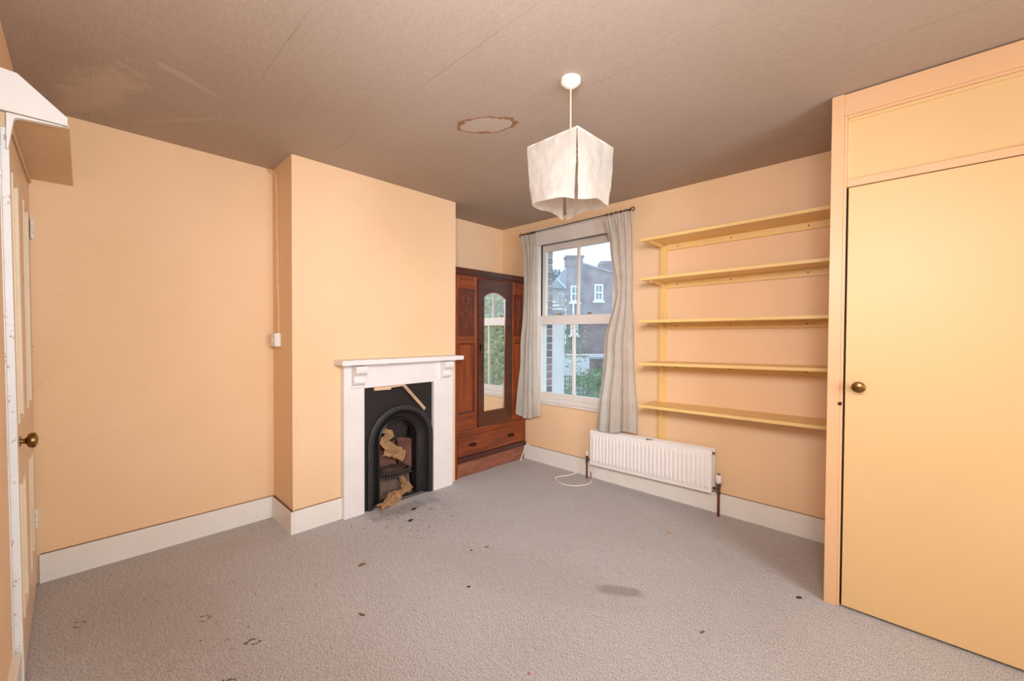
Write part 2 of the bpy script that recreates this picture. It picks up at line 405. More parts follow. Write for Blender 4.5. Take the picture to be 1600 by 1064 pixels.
slab('wall_back', M['wall'], [(XL, WX0, YW, YW + .13, -.012, H), (WX1, XR + .28, YW, YW + .13, -.012, H), (WX0, WX1, YW, YW + .13, -.012, WZ0), (WX0, WX1, YW, YW + .13, WZ1, H)], 'peach painted wall with the sash window')
slab('wall_right', M['wall'], [(XR, XR + .28, YF - .35, .28, -.012, H), (XR, XR + .28, 1.72, YW, -.012, H), (XR, XR + .28, .28, 1.72, -.012, .72), (XR, XR + .28, .28, 1.72, 2.28, H)], 'peach painted wall out of view on the right')  # opening left for the assumed window
slab('wall_front', M['wall'], [(-2.285, XR, YF - .14, YF, -.012, H), (XL, -2.285, YF - .14, YF, 2.03, H), (XL, -2.285, YF - .34, YF - .30, -.012, 2.03)], 'peach painted wall with the door and the high shelf', True)
# chimney breast with the fire opening left open
FY0, FY1 = 1.405, 1.985
slab('chimney_breast', M['wall'], [(XL, XC, YC1, FY0, -.012, H), (XL, XC, FY1, YC2, -.012, H), (XL, XC, FY0, FY1, .90, H)], 'peach chimney breast around the fireplace')

# assumed second sash window, unseen, added for the light from the right
w2 = thing('assumed_window_2', (XR + .1, 1.0, .72), kind='structure')
bm = BM()
for y0, y1, z0, z1 in ((.28, .34, .72, 2.28), (1.66, 1.72, .72, 2.28), (.34, 1.66, .72, .79), (.34, 1.66, 2.22, 2.28), (.34, 1.66, 1.47, 1.52)):
    box(bm, XR + .04, XR + .09, y0, y1, z0, z1)
obj('window_frame', bm, M['frame'], w2)

# baseboards
SK, ST = .1457, .0169
def skirt(name, x0, x1, y0, y1, lab):
    bm = BM(); box(bm, x0, x1, y0, y1, -.012, SK, .003); o = struct(name, bm, M['skirting'], label=lab)
    bm = BM(); box(bm, x0 + (.004 if x1 - x0 > .05 else -.001), x1 - (.004 if x1 - x0 > .05 else .010), y0 + (.010 if x1 - x0 > .05 and name != 'baseboard_chimney_side' and name != 'baseboard_front' else .004), y1 - .001, SK, SK + .0025)
    if name != 'baseboard_front': obj('joint_crack', bm, M['crack'], o)
    return o
skirt('baseboard_left', XL, XL + ST, -.165, YC1, 'tall aged white skirting board along the left wall')
skirt('baseboard_chimney_side', XL + ST, XC + ST, YC1 - ST, YC1, 'short white skirting board on the side of the chimney breast')
skirt('baseboard_chimney', XC, XC + ST, YC1, 1.247, 'white skirting board left of the fireplace')
skirt('baseboard_back', -2.872, -.25, YW - ST, YW, 'tall aged white skirting board under window and radiator')
skirt('baseboard_front', -2.285, .9, YF + .003, YF + ST + .010, 'skirting board beside the door')

# carpet
bm = BM(); box(bm, XL, XR, YF, YW, -.012, 0)
tag(obj('carpet', bm, M['carpet']), 'worn grey-brown fitted carpet covering the whole floor, stained near the door', 'carpet')

# ------------------------------------------------------------------ door wall: door_1, jamb, high shelf
def leafy(x, z=1.0):
    k = (x + 3.215) / .9
    return -.177 + .0095 * k - (.004 + .005 * k) * (z - 1)     # the leaf stands slightly proud at its free edge
d1 = thing('door_1', (-2.75, -.2, 0), kind='structure'); d1['label'] = 'panelled peach door at the left edge, opened a crack'
PX = [(-3.06, -2.83), (-2.58, -2.38)]; PZ = [(.22, .73), (.955, 1.885)]
def dbox(bm, x0, x1, z0, z1, d0, d1_, bev=.0):
    f = leafy
    hexa(bm, [(x0, f(x0, z0) - d1_, z0), (x1, f(x1, z0) - d1_, z0), (x1, f(x1, z0) - d0, z0), (x0, f(x0, z0) - d0, z0),
              (x0, f(x0, z1) - d1_, z1), (x1, f(x1, z1) - d1_, z1), (x1, f(x1, z1) - d0, z1), (x0, f(x0, z1) - d0, z1)], bev)
bm = BM()
xs = [-3.205, PX[0][0], PX[0][1], PX[1][0], PX[1][1], -2.322]; zs = [.012, .22, .73, .955, 1.885, 2.015]
for i in range(5):
    for j in range(5):
        hole = i in (1, 3) and j in (1, 3)
        if not hole: dbox(bm, xs[i], xs[i + 1], zs[j], zs[j + 1], 0, .035)
bmesh.ops.remove_doubles(bm, verts=list(bm.verts), dist=1e-5)
obj('door_leaf', bm, M['door'], d1)
for (a, b) in PX:
    for (z0, z1) in PZ:
        bm = BM(); dbox(bm, a, b, z0, z1, .014, .024); obj('panel', bm, M['door'], d1)
        bm = BM()
        for (p, q, r_, t) in ((a, a + .014, z0, z1), (b - .014, b, z0, z1), (a + .014, b - .014, z0, z0 + .014), (a + .014, b - .014, z1 - .014, z1)):
            dbox(bm, p, q, r_, t, -.004, .014, .002)
        obj('panel_moulding', bm, M['moulding'], d1)
bm = BM(); dbox(bm, -2.3215, -2.3135, .012, 2.03, -.001, .034, .001); obj('leading_edge', bm, M['chipped'], d1)
kx = -2.42; ky = leafy(kx)
bm = BM(); lathe(bm, [(.020, 0), (.020, .003), (.010, .005), (.009, .010), (.012, .016), (.025, .022), (.030, .031), (.028, .040), (.017, .046), (0, .048)], (kx, ky, .882), (0, 1, 0))
obj('knob', bm, M['brass'], d1, True)
for z in (1.82, .34):
    bm = BM(); box(bm, -3.217, -3.180, leafy(-3.2), leafy(-3.2) + .004, z - .05, z + .05, .001)
    for k in range(3): tube(bm, [(-3.212, leafy(-3.2) + .005, z - .05 + k * .034), (-3.212, leafy(-3.2) + .005, z - .05 + k * .034 + .031)], .006)
    obj('hinge', bm, M['white'], d1)
bm = BM(); box(bm, -2.3095, -2.286, YF - .02, -.1855, -.012, 2.07); lean(bm); struct('trim_1', bm, M['chipped'], label='chipped white door jamb at the left edge')
bm = BM(); box(bm, XL, -2.3095, YF - .01, -.182, 2.022, 2.075, .002); box(bm, XL, -2.3095, -.182, -.173, 2.05, 2.075, .003)
struct('trim_2', bm, M['shelfboard'], label='door head moulding under the high shelf')

sh = thing('high_shelf', (-2.76, YF, 2.075), 'pale painted shelf on the wall over the door with a tapered white end board', 'shelf')
bm = BM(); box(bm, XL + .002, -2.322, YF - .008, -.028, 2.075, 2.095, .002); obj('board', bm, M['shelfboard'], sh)
bm = BM(); prof = [(YF - .008, 2.078), (-.033, 2.078), (-.032, 2.107), (-.153, 2.220), (YF - .009, 2.224)]
prism(bm, prof, lambda p: (-2.322, p[0], p[1]), lambda p: (-2.300, p[0], p[1])); obj('end_board', bm, M['white'], sh)
bm = BM()
prof = [(-.180, 2.0725), (-.045, 2.0735), (-.046, 2.0705), (-.140, 2.0640)]
prof += [(-.150 - .013 * math.sin(t), 2.051 + .012 * math.cos(t)) for t in (R(10), R(35), R(60), R(85))]
prof += [(-.176, 1.950), (-.180, 1.945)]
prism(bm, prof, lambda p: (-2.322, p[0], p[1]), lambda p: (-2.300, p[0], p[1]))
obj('bracket', bm, M['white'], sh)

# ------------------------------------------------------------------ cable and switch box on the chimney return
bx = thing('cable_switch_box', (-3.1, .93, 1.204), 'small white surface box in the corner left of the chimney breast', 'switch box')
bm = BM(); box(bm, -3.158, -3.059, .9, YC1, 1.205, 1.298, .003); obj('box', bm, M['plastic'], bx)
bm = BM(); box(bm, -3.154, -3.063, .893, .9, 1.209, 1.294, .002); obj('face_plate', bm, M['plaster'], bx)
bm = BM(); box(bm, -3.116, -3.101, .889, .893, 1.24, 1.264, .001); obj('rocker', bm, M['plastic'], bx)
bm = BM()
pts = [(-3.20, .90, 2.4385), (-3.19, .895, 2.425), (-3.165, .905, 2.412), (-3.135, .922, 2.385), (-3.122, .926, 2.34)]
for k in range(14):
    z = 2.30 - k * (1.0 / 13) * 1.0; pts.append((-3.121 + .006 * math.sin(k * 1.3) + .035 * k / 13, .926, z))
pts[-1] = (-3.086, .926, 1.298)
tube(bm, pts, .0042, 6)
cb = tag(obj('wall_cable', bm, M['cordmat'], smooth=True), 'thin peach-painted cable running down the chimney side to the switch box', 'cable')
for k in (0, 3, 6, 9, 12):
    p = pts[5 + k]; bm = BM(); box(bm, p[0] - .008, p[0] + .008, .919, YC1, p[2] - .004, p[2] + .004, .001)
    obj('cable_clip', bm, M['cordmat'], cb)

# ------------------------------------------------------------------ fireplace
fp = thing('fireplace_surround', (XC, 1.715, 0), 'white painted timber fireplace surround with mantel shelf on corbels', 'fireplace')
SX = -2.79; JL, JR = 1.243, 2.190; OL, OR_ = 1.393, 1.993
bm = BM(); box(bm, XC, SX, JL, OL, 0, 1.075, .003); obj('jamb', bm, M['mantel'], fp)
bm = BM(); box(bm, XC, SX, OR_, JR, 0, 1.075, .003); obj('jamb', bm, M['mantel'], fp)
bm = BM(); box(bm, XC, SX - .001, OL, OR_, .905, 1.075, .003); obj('lintel', bm, M['mantel'], fp)
bm = BM(); box(bm, XC, -2.700, 1.195, 2.236, 1.079, 1.114, .004, 2); box(bm, XC, -2.765, JL - .006, JR + .006, 1.068, 1.080, .002)
obj('mantel_shelf', bm, M['mantel'], fp)
cp = [(0, 0), (.078, 0), (.079, -.030), (.073, -.048), (.058, -.058), (.044, -.068), (.040, -.082), (.046, -.096), (.047, -.108), (.040, -.122), (.024, -.132), (.012, -.136), (.010, -.146), (0, -.148)]
def cr2(P, n=4):
    out_ = []
    for i in range(len(P) - 1):
        a, b, c_, d = (Vector(P[max(i - 1, 0)]), Vector(P[i]), Vector(P[i + 1]), Vector(P[min(i + 2, len(P) - 1)]))
        for k in range(n):
            t = k / n; out_.append(tuple(.5 * ((2 * b) + (c_ - a) * t + (2 * a - 5 * b + 4 * c_ - d) * t * t + (3 * b - a - 3 * c_ + d) * t ** 3)))
    return out_ + [P[-1]]
cp = [(0, 0)] + cr2([(.078, -.001), (.080, -.018), (.079, -.036), (.072, -.050), (.058, -.058), (.046, -.066), (.040, -.080), (.043, -.094), (.047, -.106), (.042, -.120), (.028, -.131), (.014, -.137), (.010, -.146)]) + [(0, -.148)]
for y0, y1 in ((1.296, 1.376), (2.054, 2.134)):
    bm = BM(); prism(bm, cp, lambda p: (SX + p[0], y0, 1.068 + p[1]), lambda p: (SX + p[0], y1, 1.068 + p[1]))
    box(bm, SX, SX + .012, y0 - .008, y1 + .008, .912, .926, .002)
    obj('corbel', bm, M['mantel'], fp, True)

fi = thing('cast_iron_fireplace', (-2.83, 1.71, 0), 'black cast iron arched fireplace insert inside the white surround', 'fireplace')
CY, SZ = 1.712, .462
def arch(r, z0, n=20, cy=CY, sz=SZ):
    """loop: BL, BR, right spring, arc.., left spring"""
    return [(cy - r, z0), (cy + r, z0)] + [(cy + r * math.cos(PI * k / n), sz + r * math.sin(PI * k / n)) for k in range(n + 1)]
n = 20; inn = arch(.268, 0)
out = [(OL, 0), (OR_, 0)]
out += [(OR_, SZ)] + [(OR_, .61)] + [(OR_ - .03 if k == 2 else CY + (OR_ - CY) * math.cos(PI * k / n) * 1.0, .905) for k in range(2, n - 1)] + [(OL, .61)] + [(OL, SZ)]
out[4] = (OR_, .905); out[-3] = (OL, .905)
bm = BM(); ringplate(bm, out, inn, lambda p: (-2.838, p[0], p[1]), lambda p: (-2.822, p[0], p[1])); obj('face_plate', bm, M['iron'], fi)
def sweep(bm, prof, z0=0, n=28):
    cols = []
    for r, x in prof:
        cols.append([bm.verts.new((x, p[0], p[1])) for p in ([(CY + r, z0)] + [(CY + r * math.cos(PI * k / n), SZ + r * math.sin(PI * k / n)) for k in range(n + 1)] + [(CY - r, z0)])])
    for a, b in zip(cols, cols[1:]):
        for k in range(len(a) - 1): bm.faces.new((a[k], a[k + 1], b[k + 1], b[k]))
bm = BM(); sweep(bm, [(.286, -2.823), (.286, -2.808), (.281, -2.803), (.262, -2.800), (.246, -2.803), (.242, -2.809), (.242, -2.83)]); obj('arch_band', bm, M['ironband'], fi, True)
bm = BM(); sweep(bm, [(.244, -2.812), (.238, -2.812), (.234, -2.822), (.226, -2.836), (.205, -2.856), (.185, -2.868), (.176, -2.872), (.176, -2.9)]); obj('splayed_cheek', bm, M['iron'], fi, True)
bm = BM(); sweep(bm, [(.178, -2.873), (.176, -2.862), (.170, -2.858), (.163, -2.862), (.160, -2.872), (.160, -2.95)]); obj('inner_lip', bm, M['iron'], fi, True)
# firebox behind
bm = BM()
for b in ((-3.20, -3.17, 1.42, 2.0, 0, .88), (-3.17, -2.93, 1.42, 1.45, 0, .88), (-3.17, -2.93, 1.975, 2.0, 0, .88), (-3.17, -2.93, 1.45, 1.975, .85, .88), (-3.17, -2.85, 1.45, 1.975, 0, .004)): box(bm, *b)
# sloping upper back
hexa(bm, [(-3.07, 1.52, .40), (-3.07, 1.90, .40), (-3.12, 1.92, .40), (-3.12, 1.50, .40), (-2.95, 1.54, .66), (-2.95, 1.88, .66), (-3.0, 1.88, .68), (-3.0, 1.54, .68)])
obj('firebox', bm, M['soot'], fi)
bm = BM(); hexa(bm, [(-3.02, 1.545, .19), (-3.04, 1.80, .19), (-3.07, 1.80, .19), (-3.06, 1.545, .19), (-3.05, 1.545, .41), (-3.07, 1.80, .41), (-3.10, 1.80, .41), (-3.09, 1.545, .41)], .004)
obj('fire_brick', bm, M['firebrick'], fi)
bm = BM(); hexa(bm, [(-3.03, 1.805, .19), (-2.93, 1.875, .19), (-2.96, 1.90, .19), (-3.06, 1.82, .19), (-3.05, 1.805, .43), (-2.93, 1.875, .43), (-2.96, 1.90, .43), (-3.08, 1.82, .43)], .004)
obj('fire_brick', bm, M['firebrick'], fi)
# grate: a frame of bars with a bowed front rail
bm = BM()
front = [(-2.915 - .0 + .035 * math.sin(PI * t), 1.562 + .30 * t) for t in [k / 14 for k in range(15)]]
tube(bm, [(p[0], p[1], .205) for p in front], .008, 6); tube(bm, [(p[0], p[1], .170) for p in front], .007, 6)
for k in range(1, 14):
    p = front[k]; box(bm, -3.03, p[0], p[1] - .0045, p[1] + .0045, .172, .186)
    box(bm, p[0] - .005, p[0] + .005, p[1] - .004, p[1] + .004, .17, .207)
obj('grate', bm, M['soot'], fi)
bm = BM(); hexa(bm, [(-2.93, 1.565, 0.0), (-2.93, 1.86, 0.0), (-2.95, 1.86, 0.0), (-2.95, 1.565, 0.0), (-2.95, 1.565, .15), (-2.95, 1.86, .15), (-2.965, 1.86, .15), (-2.965, 1.565, .15)], .002)
obj('ash_pan_cover', bm, M['ash'], fi)
bm = BM()
def ashf(u, v):
    y = 1.55 + .32 * u; x = -3.03 + .11 * v
    return (x, y, .189 + .045 * mnoise.noise((x * 14, y * 14, 3)) + .03 * math.sin(PI * u) * math.sin(PI * v) + .012)
grid(bm, ashf, 20, 8, .004); tag(obj('ash', bm, M['ash'], fi, True), kind='stuff')

# crumpled brown paper and loose battens
def crumple(name, path, width, label, seed, lift=.02, amp=.02, fold=1.0):
    P = [Vector(p) for p in path]; bm = BM()
    def at(t):
        t *= len(P) - 1; i = min(int(t), len(P) - 2); return P[i].lerp(P[i + 1], t - i)
    def fn(u, v):
        p = at(u); q = at(min(1, u + .02)) - at(max(0, u - .02)); q.normalize()
        side = Vector((1, 0, .25)).cross(q).cross(q) if abs(q.x) > .9 else q.cross(Vector((.85, 0, .5))).normalized()
        side.normalize(); nrm = side.cross(q)
        w = width * (0.75 + .5 * mnoise.noise((u * 4 + seed, seed, 0)))
        d = 2 * (v - .5)
        s = p + side * d * w / 2
        n_ = abs(mnoise.noise((u * 7 + seed, v * 5, seed))) * 2 + .6 * abs(mnoise.noise((u * 15, v * 12 + seed, seed * 2)))
        s += nrm * (n_ * amp * 1.9 - d * d * lift * fold)
        s += side * mnoise.noise((u * 9, seed, v * 9)) * .012 + q * mnoise.noise((seed, u * 6, v * 8)) * .02
        s.z = max(s.z, .003); return s
    grid(bm, fn, 34, 20, .0012); return tag(obj(name, bm, M['paper']), label, 'paper', None)
crumple('crumpled_paper', [(-2.905, 1.600, .555), (-2.90, 1.665, .515), (-2.915, 1.60, .46), (-2.91, 1.69, .385), (-2.91, 1.735, .36)], .078, 'brown paper strip crumpled at the top of the fire opening', 2, .01, .006)
crumple('crumpled_paper', [(-2.93, 1.625, .395), (-2.915, 1.70, .385), (-2.91, 1.76, .34), (-2.92, 1.80, .33)], .15, 'crumpled brown paper lying over the fire grate', 5, .03, .008)
crumple('crumpled_paper', [(-2.715, 1.475, .035), (-2.745, 1.555, .045), (-2.80, 1.65, .048), (-2.845, 1.74, .055), (-2.875, 1.80, .075), (-2.885, 1.845, .04)], .10, 'long crumpled brown paper spilling from the hearth onto the carpet', 9, .03, .008)
crumple('crumpled_paper', [(-2.875, 1.77, .06), (-2.885, 1.765, .115), (-2.89, 1.745, .165)], .05, 'pointed scrap of brown paper standing up behind the spill on the hearth', 13, .01, .010)
bm = BM()
a = Vector((-2.800, 1.715, .900)); b = Vector((-2.792, 1.905, .690)); t = (b - a).normalized(); s1 = t.cross(Vector((1, 0, 0))).normalized()
for w0, w1, xx in ((-.011, -.003, 0), (.001, .011, .004)):
    hexa(bm, [a + s1 * w0 + Vector((-.006, 0, 0)), a + s1 * w1 + Vector((-.006, 0, 0)), a + s1 * w1 + Vector((.006 + xx, 0, 0)), a + s1 * w0 + Vector((.006, 0, 0)),
              b + s1 * w0 + Vector((-.006, 0, 0)), b + s1 * w1 + Vector((-.006, 0, 0)), b + s1 * w1 + Vector((.006 + xx, 0, 0)), b + s1 * w0 + Vector((.006, 0, 0))], .001)
tag(obj('wood_strip', bm, M['batten']), 'pale split wood strip leaning diagonally over the black fireplace plate', 'wood')
bm = BM(); hexa(bm, [(-2.818, 1.475, .878), (-2.80, 1.475, .878), (-2.80, 1.61, .874), (-2.818, 1.61, .874), (-2.818, 1.475, .903), (-2.80, 1.475, .903), (-2.80, 1.61, .902), (-2.818, 1.61, .902)], .002)
hexa(bm, [(-2.816, 1.61, .888), (-2.80, 1.61, .888), (-2.80, 1.72, .893), (-2.816, 1.72, .893), (-2.816, 1.61, .903), (-2.80, 1.61, .903), (-2.80, 1.72, .904), (-2.816, 1.72, .904)], .001)
tag(obj('wood_packing', bm, M['batten']), 'pale wood packing strip wedged under the surround lintel', 'wood')

# ------------------------------------------------------------------ wardrobe in the alcove
F = -2.858
wr_ = thing('wardrobe', (-3.03, 2.73, 0), 'mahogany wardrobe with arched mirror door fitted in the alcove beside the chimney breast', 'wardrobe')
Y0, Y1 = 2.2615, 3.2
bm = BM()
box(bm, -3.2, F - .012, Y0, Y0 + .018, 0, 1.82); box(bm, -3.2, F - .012, Y1 - .018, Y1, 0, 1.82)
box(bm, -3.2, -3.19, Y0 + .018, Y1 - .018, .1, 1.82); box(bm, -3.19, F - .02, Y0 + .018, Y1 - .018, 1.80, 1.82); box(bm, -3.19, F - .02, Y0 + .018, Y1 - .018, .14, .16)
box(bm, F - .012, F, Y0, Y0 + .036, 0, .40, .002); box(bm, F - .012, F, Y1 - .03, Y1, 0.14, .40, .002)
obj('carcass', bm, M['mahog'], wr_)
bm = BM(); box(bm, -3.2, F + .014, Y0 - .003, Y1 + .004, 1.836, 1.887, .004); box(bm, -3.2, F + .006, Y0, Y1, 1.818, 1.836, .003); obj('cornice', bm, M['mahogdark'], wr_)
def side_section(ya, yb, sl, sr):
    parts = []
    bm = BM(); box(bm, F - .02, F, ya, ya + sl, .43, 1.818, .0015); obj('stile', bm, M['mahog'], wr_)
    bm = BM(); box(bm, F - .02, F, yb - sr, yb, .43, 1.818, .0015); obj('stile', bm, M['mahog'], wr_)
    for z0, z1 in ((.43, .578), (1.212, 1.276), (1.702, 1.818)):
        bm = BM(); box(bm, F - .02, F - .0005, ya + sl, yb - sr, z0, z1, .0015); obj('rail', bm, M['mahogh'], wr_)
    y0, y1 = ya + sl, yb - sr
    bm = BM(); box(bm, F - .02, F - .014, y0, y1, .578, 1.212); lp = obj('lower_panel', bm, M['mahog'], wr_)
    bm = BM()
    for q in ((y0, y1, .578, .590), (y0, y1, 1.200, 1.212), (y0, y0 + .01, .590, 1.200), (y1 - .01, y1, .590, 1.200)): box(bm, F - .014, F - .006, *q, .002)
    obj('bead', bm, M['mahogdark'], lp)
    bm = BM(); box(bm, F - .02, F - .012, y0, y1, 1.276, 1.702); pn = obj('carved_panel', bm, M['mahogpanel'], wr_)
    bm = BM(); cy = (y0 + y1) / 2; x = F - .0115; w = (y1 - y0) / 2
    for s in (-1, 1):
        tube(bm, [(x, cy + s * w * (.08 + .30 * math.sin(t * PI)), 1.56 + .09 * t) for t in [k / 10 for k in range(11)]], .0016, 5)
        tube(bm, [(x, cy + s * w * (.45 - .25 * math.cos(t * 2.6)), 1.42 + .08 * t) for t in [k / 10 for k in range(11)]], .0016, 5)
        tube(bm, [(x, cy + s * w * .35 * math.cos(t), 1.47 + .03 * math.sin(t)) for t in [k * .3 for k in range(9)]], .0014, 5)
        tube(bm, [(x, cy + s * w * (.12 + .28 * t), 1.62 - .015 * math.sin(t * PI)) for t in [k / 6 for k in range(7)]], .0014, 5)
    tube(bm, [(x, cy, 1.35 + .012 * k) for k in range(6)], .0014, 5); tube(bm, [(x, cy, 1.50), (x, cy, 1.56)], .0014, 5)
    obj('carving', bm, M['carving'], pn)
side_section(2.2625, 2.527, .036, .032)
side_section(2.989, 3.2, .028, .045)
# mirror door
dy0, dy1, my0, my1 = 2.531, 2.985, 2.604, 2.896
mc = (my0 + my1) / 2; hw = (my1 - my0) / 2; rise = .05; Rr = (hw * hw + rise * rise) / (2 * rise); zc = 1.700 - Rr; th = math.asin(hw / Rr)
na = 14; arc = [(mc + Rr * math.sin(th * (1 - 2 * k / na)), zc + Rr * math.cos(th * (1 - 2 * k / na))) for k in range(na + 1)]
inn = [(my0, .560), (my1, .560)] + arc
out = [(dy0, .43), (dy1, .43), (dy1, 1.805)] + [(arc[k][0], 1.805) for k in range(1, na)] + [(dy0, 1.805)]
bm = BM(); ringplate(bm, out, inn, lambda p: (F - .016, p[0], p[1]), lambda p: (F + .006, p[0], p[1]))
dr = obj('door', bm, M['mahogdark'], wr_)
bm = BM(); inn2 = [(mc + (p[0] - mc) * .955, 1.13 + (p[1] - 1.13) * .987) for p in inn]
ringplate(bm, inn, inn2, lambda p: (F - .008, p[0], p[1]), lambda p: (F + .001, p[0], p[1])); obj('mirror_bead', bm, M['mahog'], dr)
bm = BM(); prism(bm, inn, lambda p: (F - .012, p[0], p[1]), lambda p: (F - .006, p[0], p[1])); obj('mirror', bm, M['mirror'], dr)
bm = BM(); box(bm, F + .006, F + .009, 2.550, 2.572, 1.13, 1.21, .001); lathe(bm, [(.004, 0), (.004, .012), (.010, .016), (.011, .022), (0, .026)], (F + .009, 2.561, 1.185), (1, 0, 0), 12)
tube(bm, [(F + .014, 2.561, 1.15), (F + .020, 2.561, 1.135), (F + .02, 2.563, 1.105), (F + .012, 2.563, 1.10)], .003, 6); obj('door_handle', bm, M['bronze'], dr, True)
bm = BM(); box(bm, F - .03, F + .013, Y0 - .001, Y1, .405, .424, .004); box(bm, F - .03, F + .004, Y0, Y1, .424, .431, .001); obj('ledge', bm, M['mahogh'], wr_)
bm = BM(); box(bm, F - .02, F - .002, Y0 + .036, Y1 - .03, .372, .405, .001); obj('drawer_rail', bm, M['mahogh'], wr_)
bm = BM(); box(bm, F - .02, F + .001, Y0 + .042, Y1 - .034, .188, .369, .002); dw = obj('drawer', bm, M['mahogh'], wr_)
for y in (2.470, 2.975):
    bm = BM()
    pl = [(-.045, 0), (-.035, .014), (-.018, .010), (-.006, .018), (.006, .018), (.018, .010), (.035, .014), (.045, 0), (.034, -.014), (.016, -.010), (0, -.020), (-.016, -.010), (-.034, -.014)]
    prism(bm, pl, lambda p: (F + .001, y + p[0], .282 + p[1]), lambda p: (F + .004, y + p[0], .282 + p[1]))
    tube(bm, [(F + .004, y - .028, .285), (F + .018, y - .028, .284), (F + .022, y - .018, .272), (F + .022, y, .266), (F + .022, y + .018, .272), (F + .018, y + .028, .284), (F + .004, y + .028, .285)], .0035, 6)
    obj('drawer_pull', bm, M['bronze'], dw, True)
bm = BM(); box(bm, F - .012, F + .012, Y0 + .036, Y1, .137, .184, .006, 2); obj('base_moulding', bm, M['mahogdark'], wr_)
bm = BM(); box(bm, F - .024, F - .010, Y0 + .036, Y1 - .005, 0, .137, .002)
tag(obj('plinth_board', bm, M['oldboard'], wr_), label='bare scuffed reddish plinth board')

# ------------------------------------------------------------------ window_1
wn1 = thing('window_1', (-2.275, YW + .05, WZ0), kind='structure'); wn1['label'] = 'white painted timber sash window between the curtains'
LX0, LX1 = -2.712, -1.838      # sash outer
bm = BM()
box(bm, WX0, LX0, YW - .006, YW + .13, WZ0, WZ1, .002); box(bm, LX1, WX1, YW - .006, YW + .13, WZ0, WZ1, .002)
obj('frame_post', bm, M['frame'], wn1)
bm = BM(); box(bm, WX0 - .012, WX1 + .012, YW - .018, YW + .02, 2.197, 2.352, .003); box(bm, LX0, LX1, YW + .02, YW + .13, 2.215, WZ1, .002)
obj('head_board', bm, M['frame'], wn1)
bm = BM(); box(bm, WX0, WX1, YW - .008, YW + .13, .622, .664, .003); obj('sill_board', bm, M['frame'], wn1)
bm = BM(); box(bm, WX0 - .01, WX1 + .01, YW - .022, YW + .02, .600, .621, .003); obj('sill_nosing', bm, M['frame'], wn1)
bm = BM(); box(bm, LX0, LX0 + .014, YW - .002, YW + .008, .664, 2.197, .002); box(bm, LX1 - .014, LX1, YW - .002, YW + .008, .664, 2.197, .002); obj('stop_bead', bm, M['frame'], wn1)
def sash(y, z0, z1, bot, top, gl, nm):
    bm = BM(); s = .047; y1 = y + .036
    box(bm, LX0, LX0 + s, y, y1, z0, z1, .002); box(bm, LX1 - s, LX1, y, y1, z0, z1, .002)
    box(bm, LX0 + s, LX1 - s, y, y1, z0, z0 + bot, .002); box(bm, LX0 + s, LX1 - s, y, y1, z1 - top, z1, .002)
    sa = obj(nm, bm, M['frame'], wn1)
    bm = BM(); box(bm, -2.289, -2.261, y + .004, y1 - .004, z0 + bot, z1 - top, .004); obj('glazing_bar', bm, M['frame'], sa)
    for a, b in ((LX0 + s, -2.289), (-2.261, LX1 - s)):
        bm = BM(); box(bm, a, b, y + .017, y + .020, z0 + bot, z1 - top); obj('pane', bm, gl, sa)
    return sa
sash(YW + .012, .664, 1.482, .052, .088, M['glassL'], 'lower_sash')
sash(YW + .078, 1.405, 2.205, .05, .068, M['glassU'], 'upper_sash')
bm = BM(); box(bm, LX0 - .002, LX0 + .003, YW + .058, YW + .078, 1.482, 2.215); obj('sash_channel', bm, M['gap'], wn1)
bm = BM(); box(bm, LX0, LX1, YW + .03, YW + .078, 2.206, 2.214); obj('head_gap', bm, M['gap'], wn1)
for x in (-2.452, -2.105):
    bm = BM(); box(bm, x - .028, x + .028, YW + .018, YW + .046, 1.482, 1.487, .001); lathe(bm, [(.010, 0), (.010, .008), (.006, .012), (.007, .016), (0, .018)], (x - .006, YW + .032, 1.487), (0, 0, 1), 12)
    tube(bm, [(x - .02, YW + .03, 1.496), (x + .02, YW + .026, 1.497)], .0045, 6); obj('sash_lock', bm, M['brass'], wn1, True)
# outer brick reveal, brick by brick
BX = -2.702
bm = BM(); box(bm, WX0 - .2, BX - .006, YW + .132, YW + .236, .45, 2.6)
rv = struct('trim_3', bm, simple('mortar', c(206, 202, 198), .95, .1), label='brick window reveal outside')
bk = [simple('reveal_brick_a', c(138, 104, 98), .9, .2, 30), simple('reveal_brick_b', c(112, 90, 90), .9, .2, 30), simple('reveal_brick_c', c(150, 116, 106), .9, .2, 30)]
for k in range(28):
    bm = BM(); box(bm, WX0 - .06, BX, YW + (.133 if k % 2 else .137), YW + .24, .46 + k * .075, .46 + k * .075 + .064, .003); obj('brick', bm, bk[(k * 7 + k // 3) % 3], rv)
bm = BM(); box(bm, WX0, -1.75, YW + .131, YW + .29, .48, .60, .004); struct('trim_4', bm, M['white'], label='outer window sill')
bm = BM(); box(bm, WX0, -2.690, YW + .08, YW + .131, .66, 2.2, .003); struct('trim_5', bm, M['white'], label='outer white window lining')

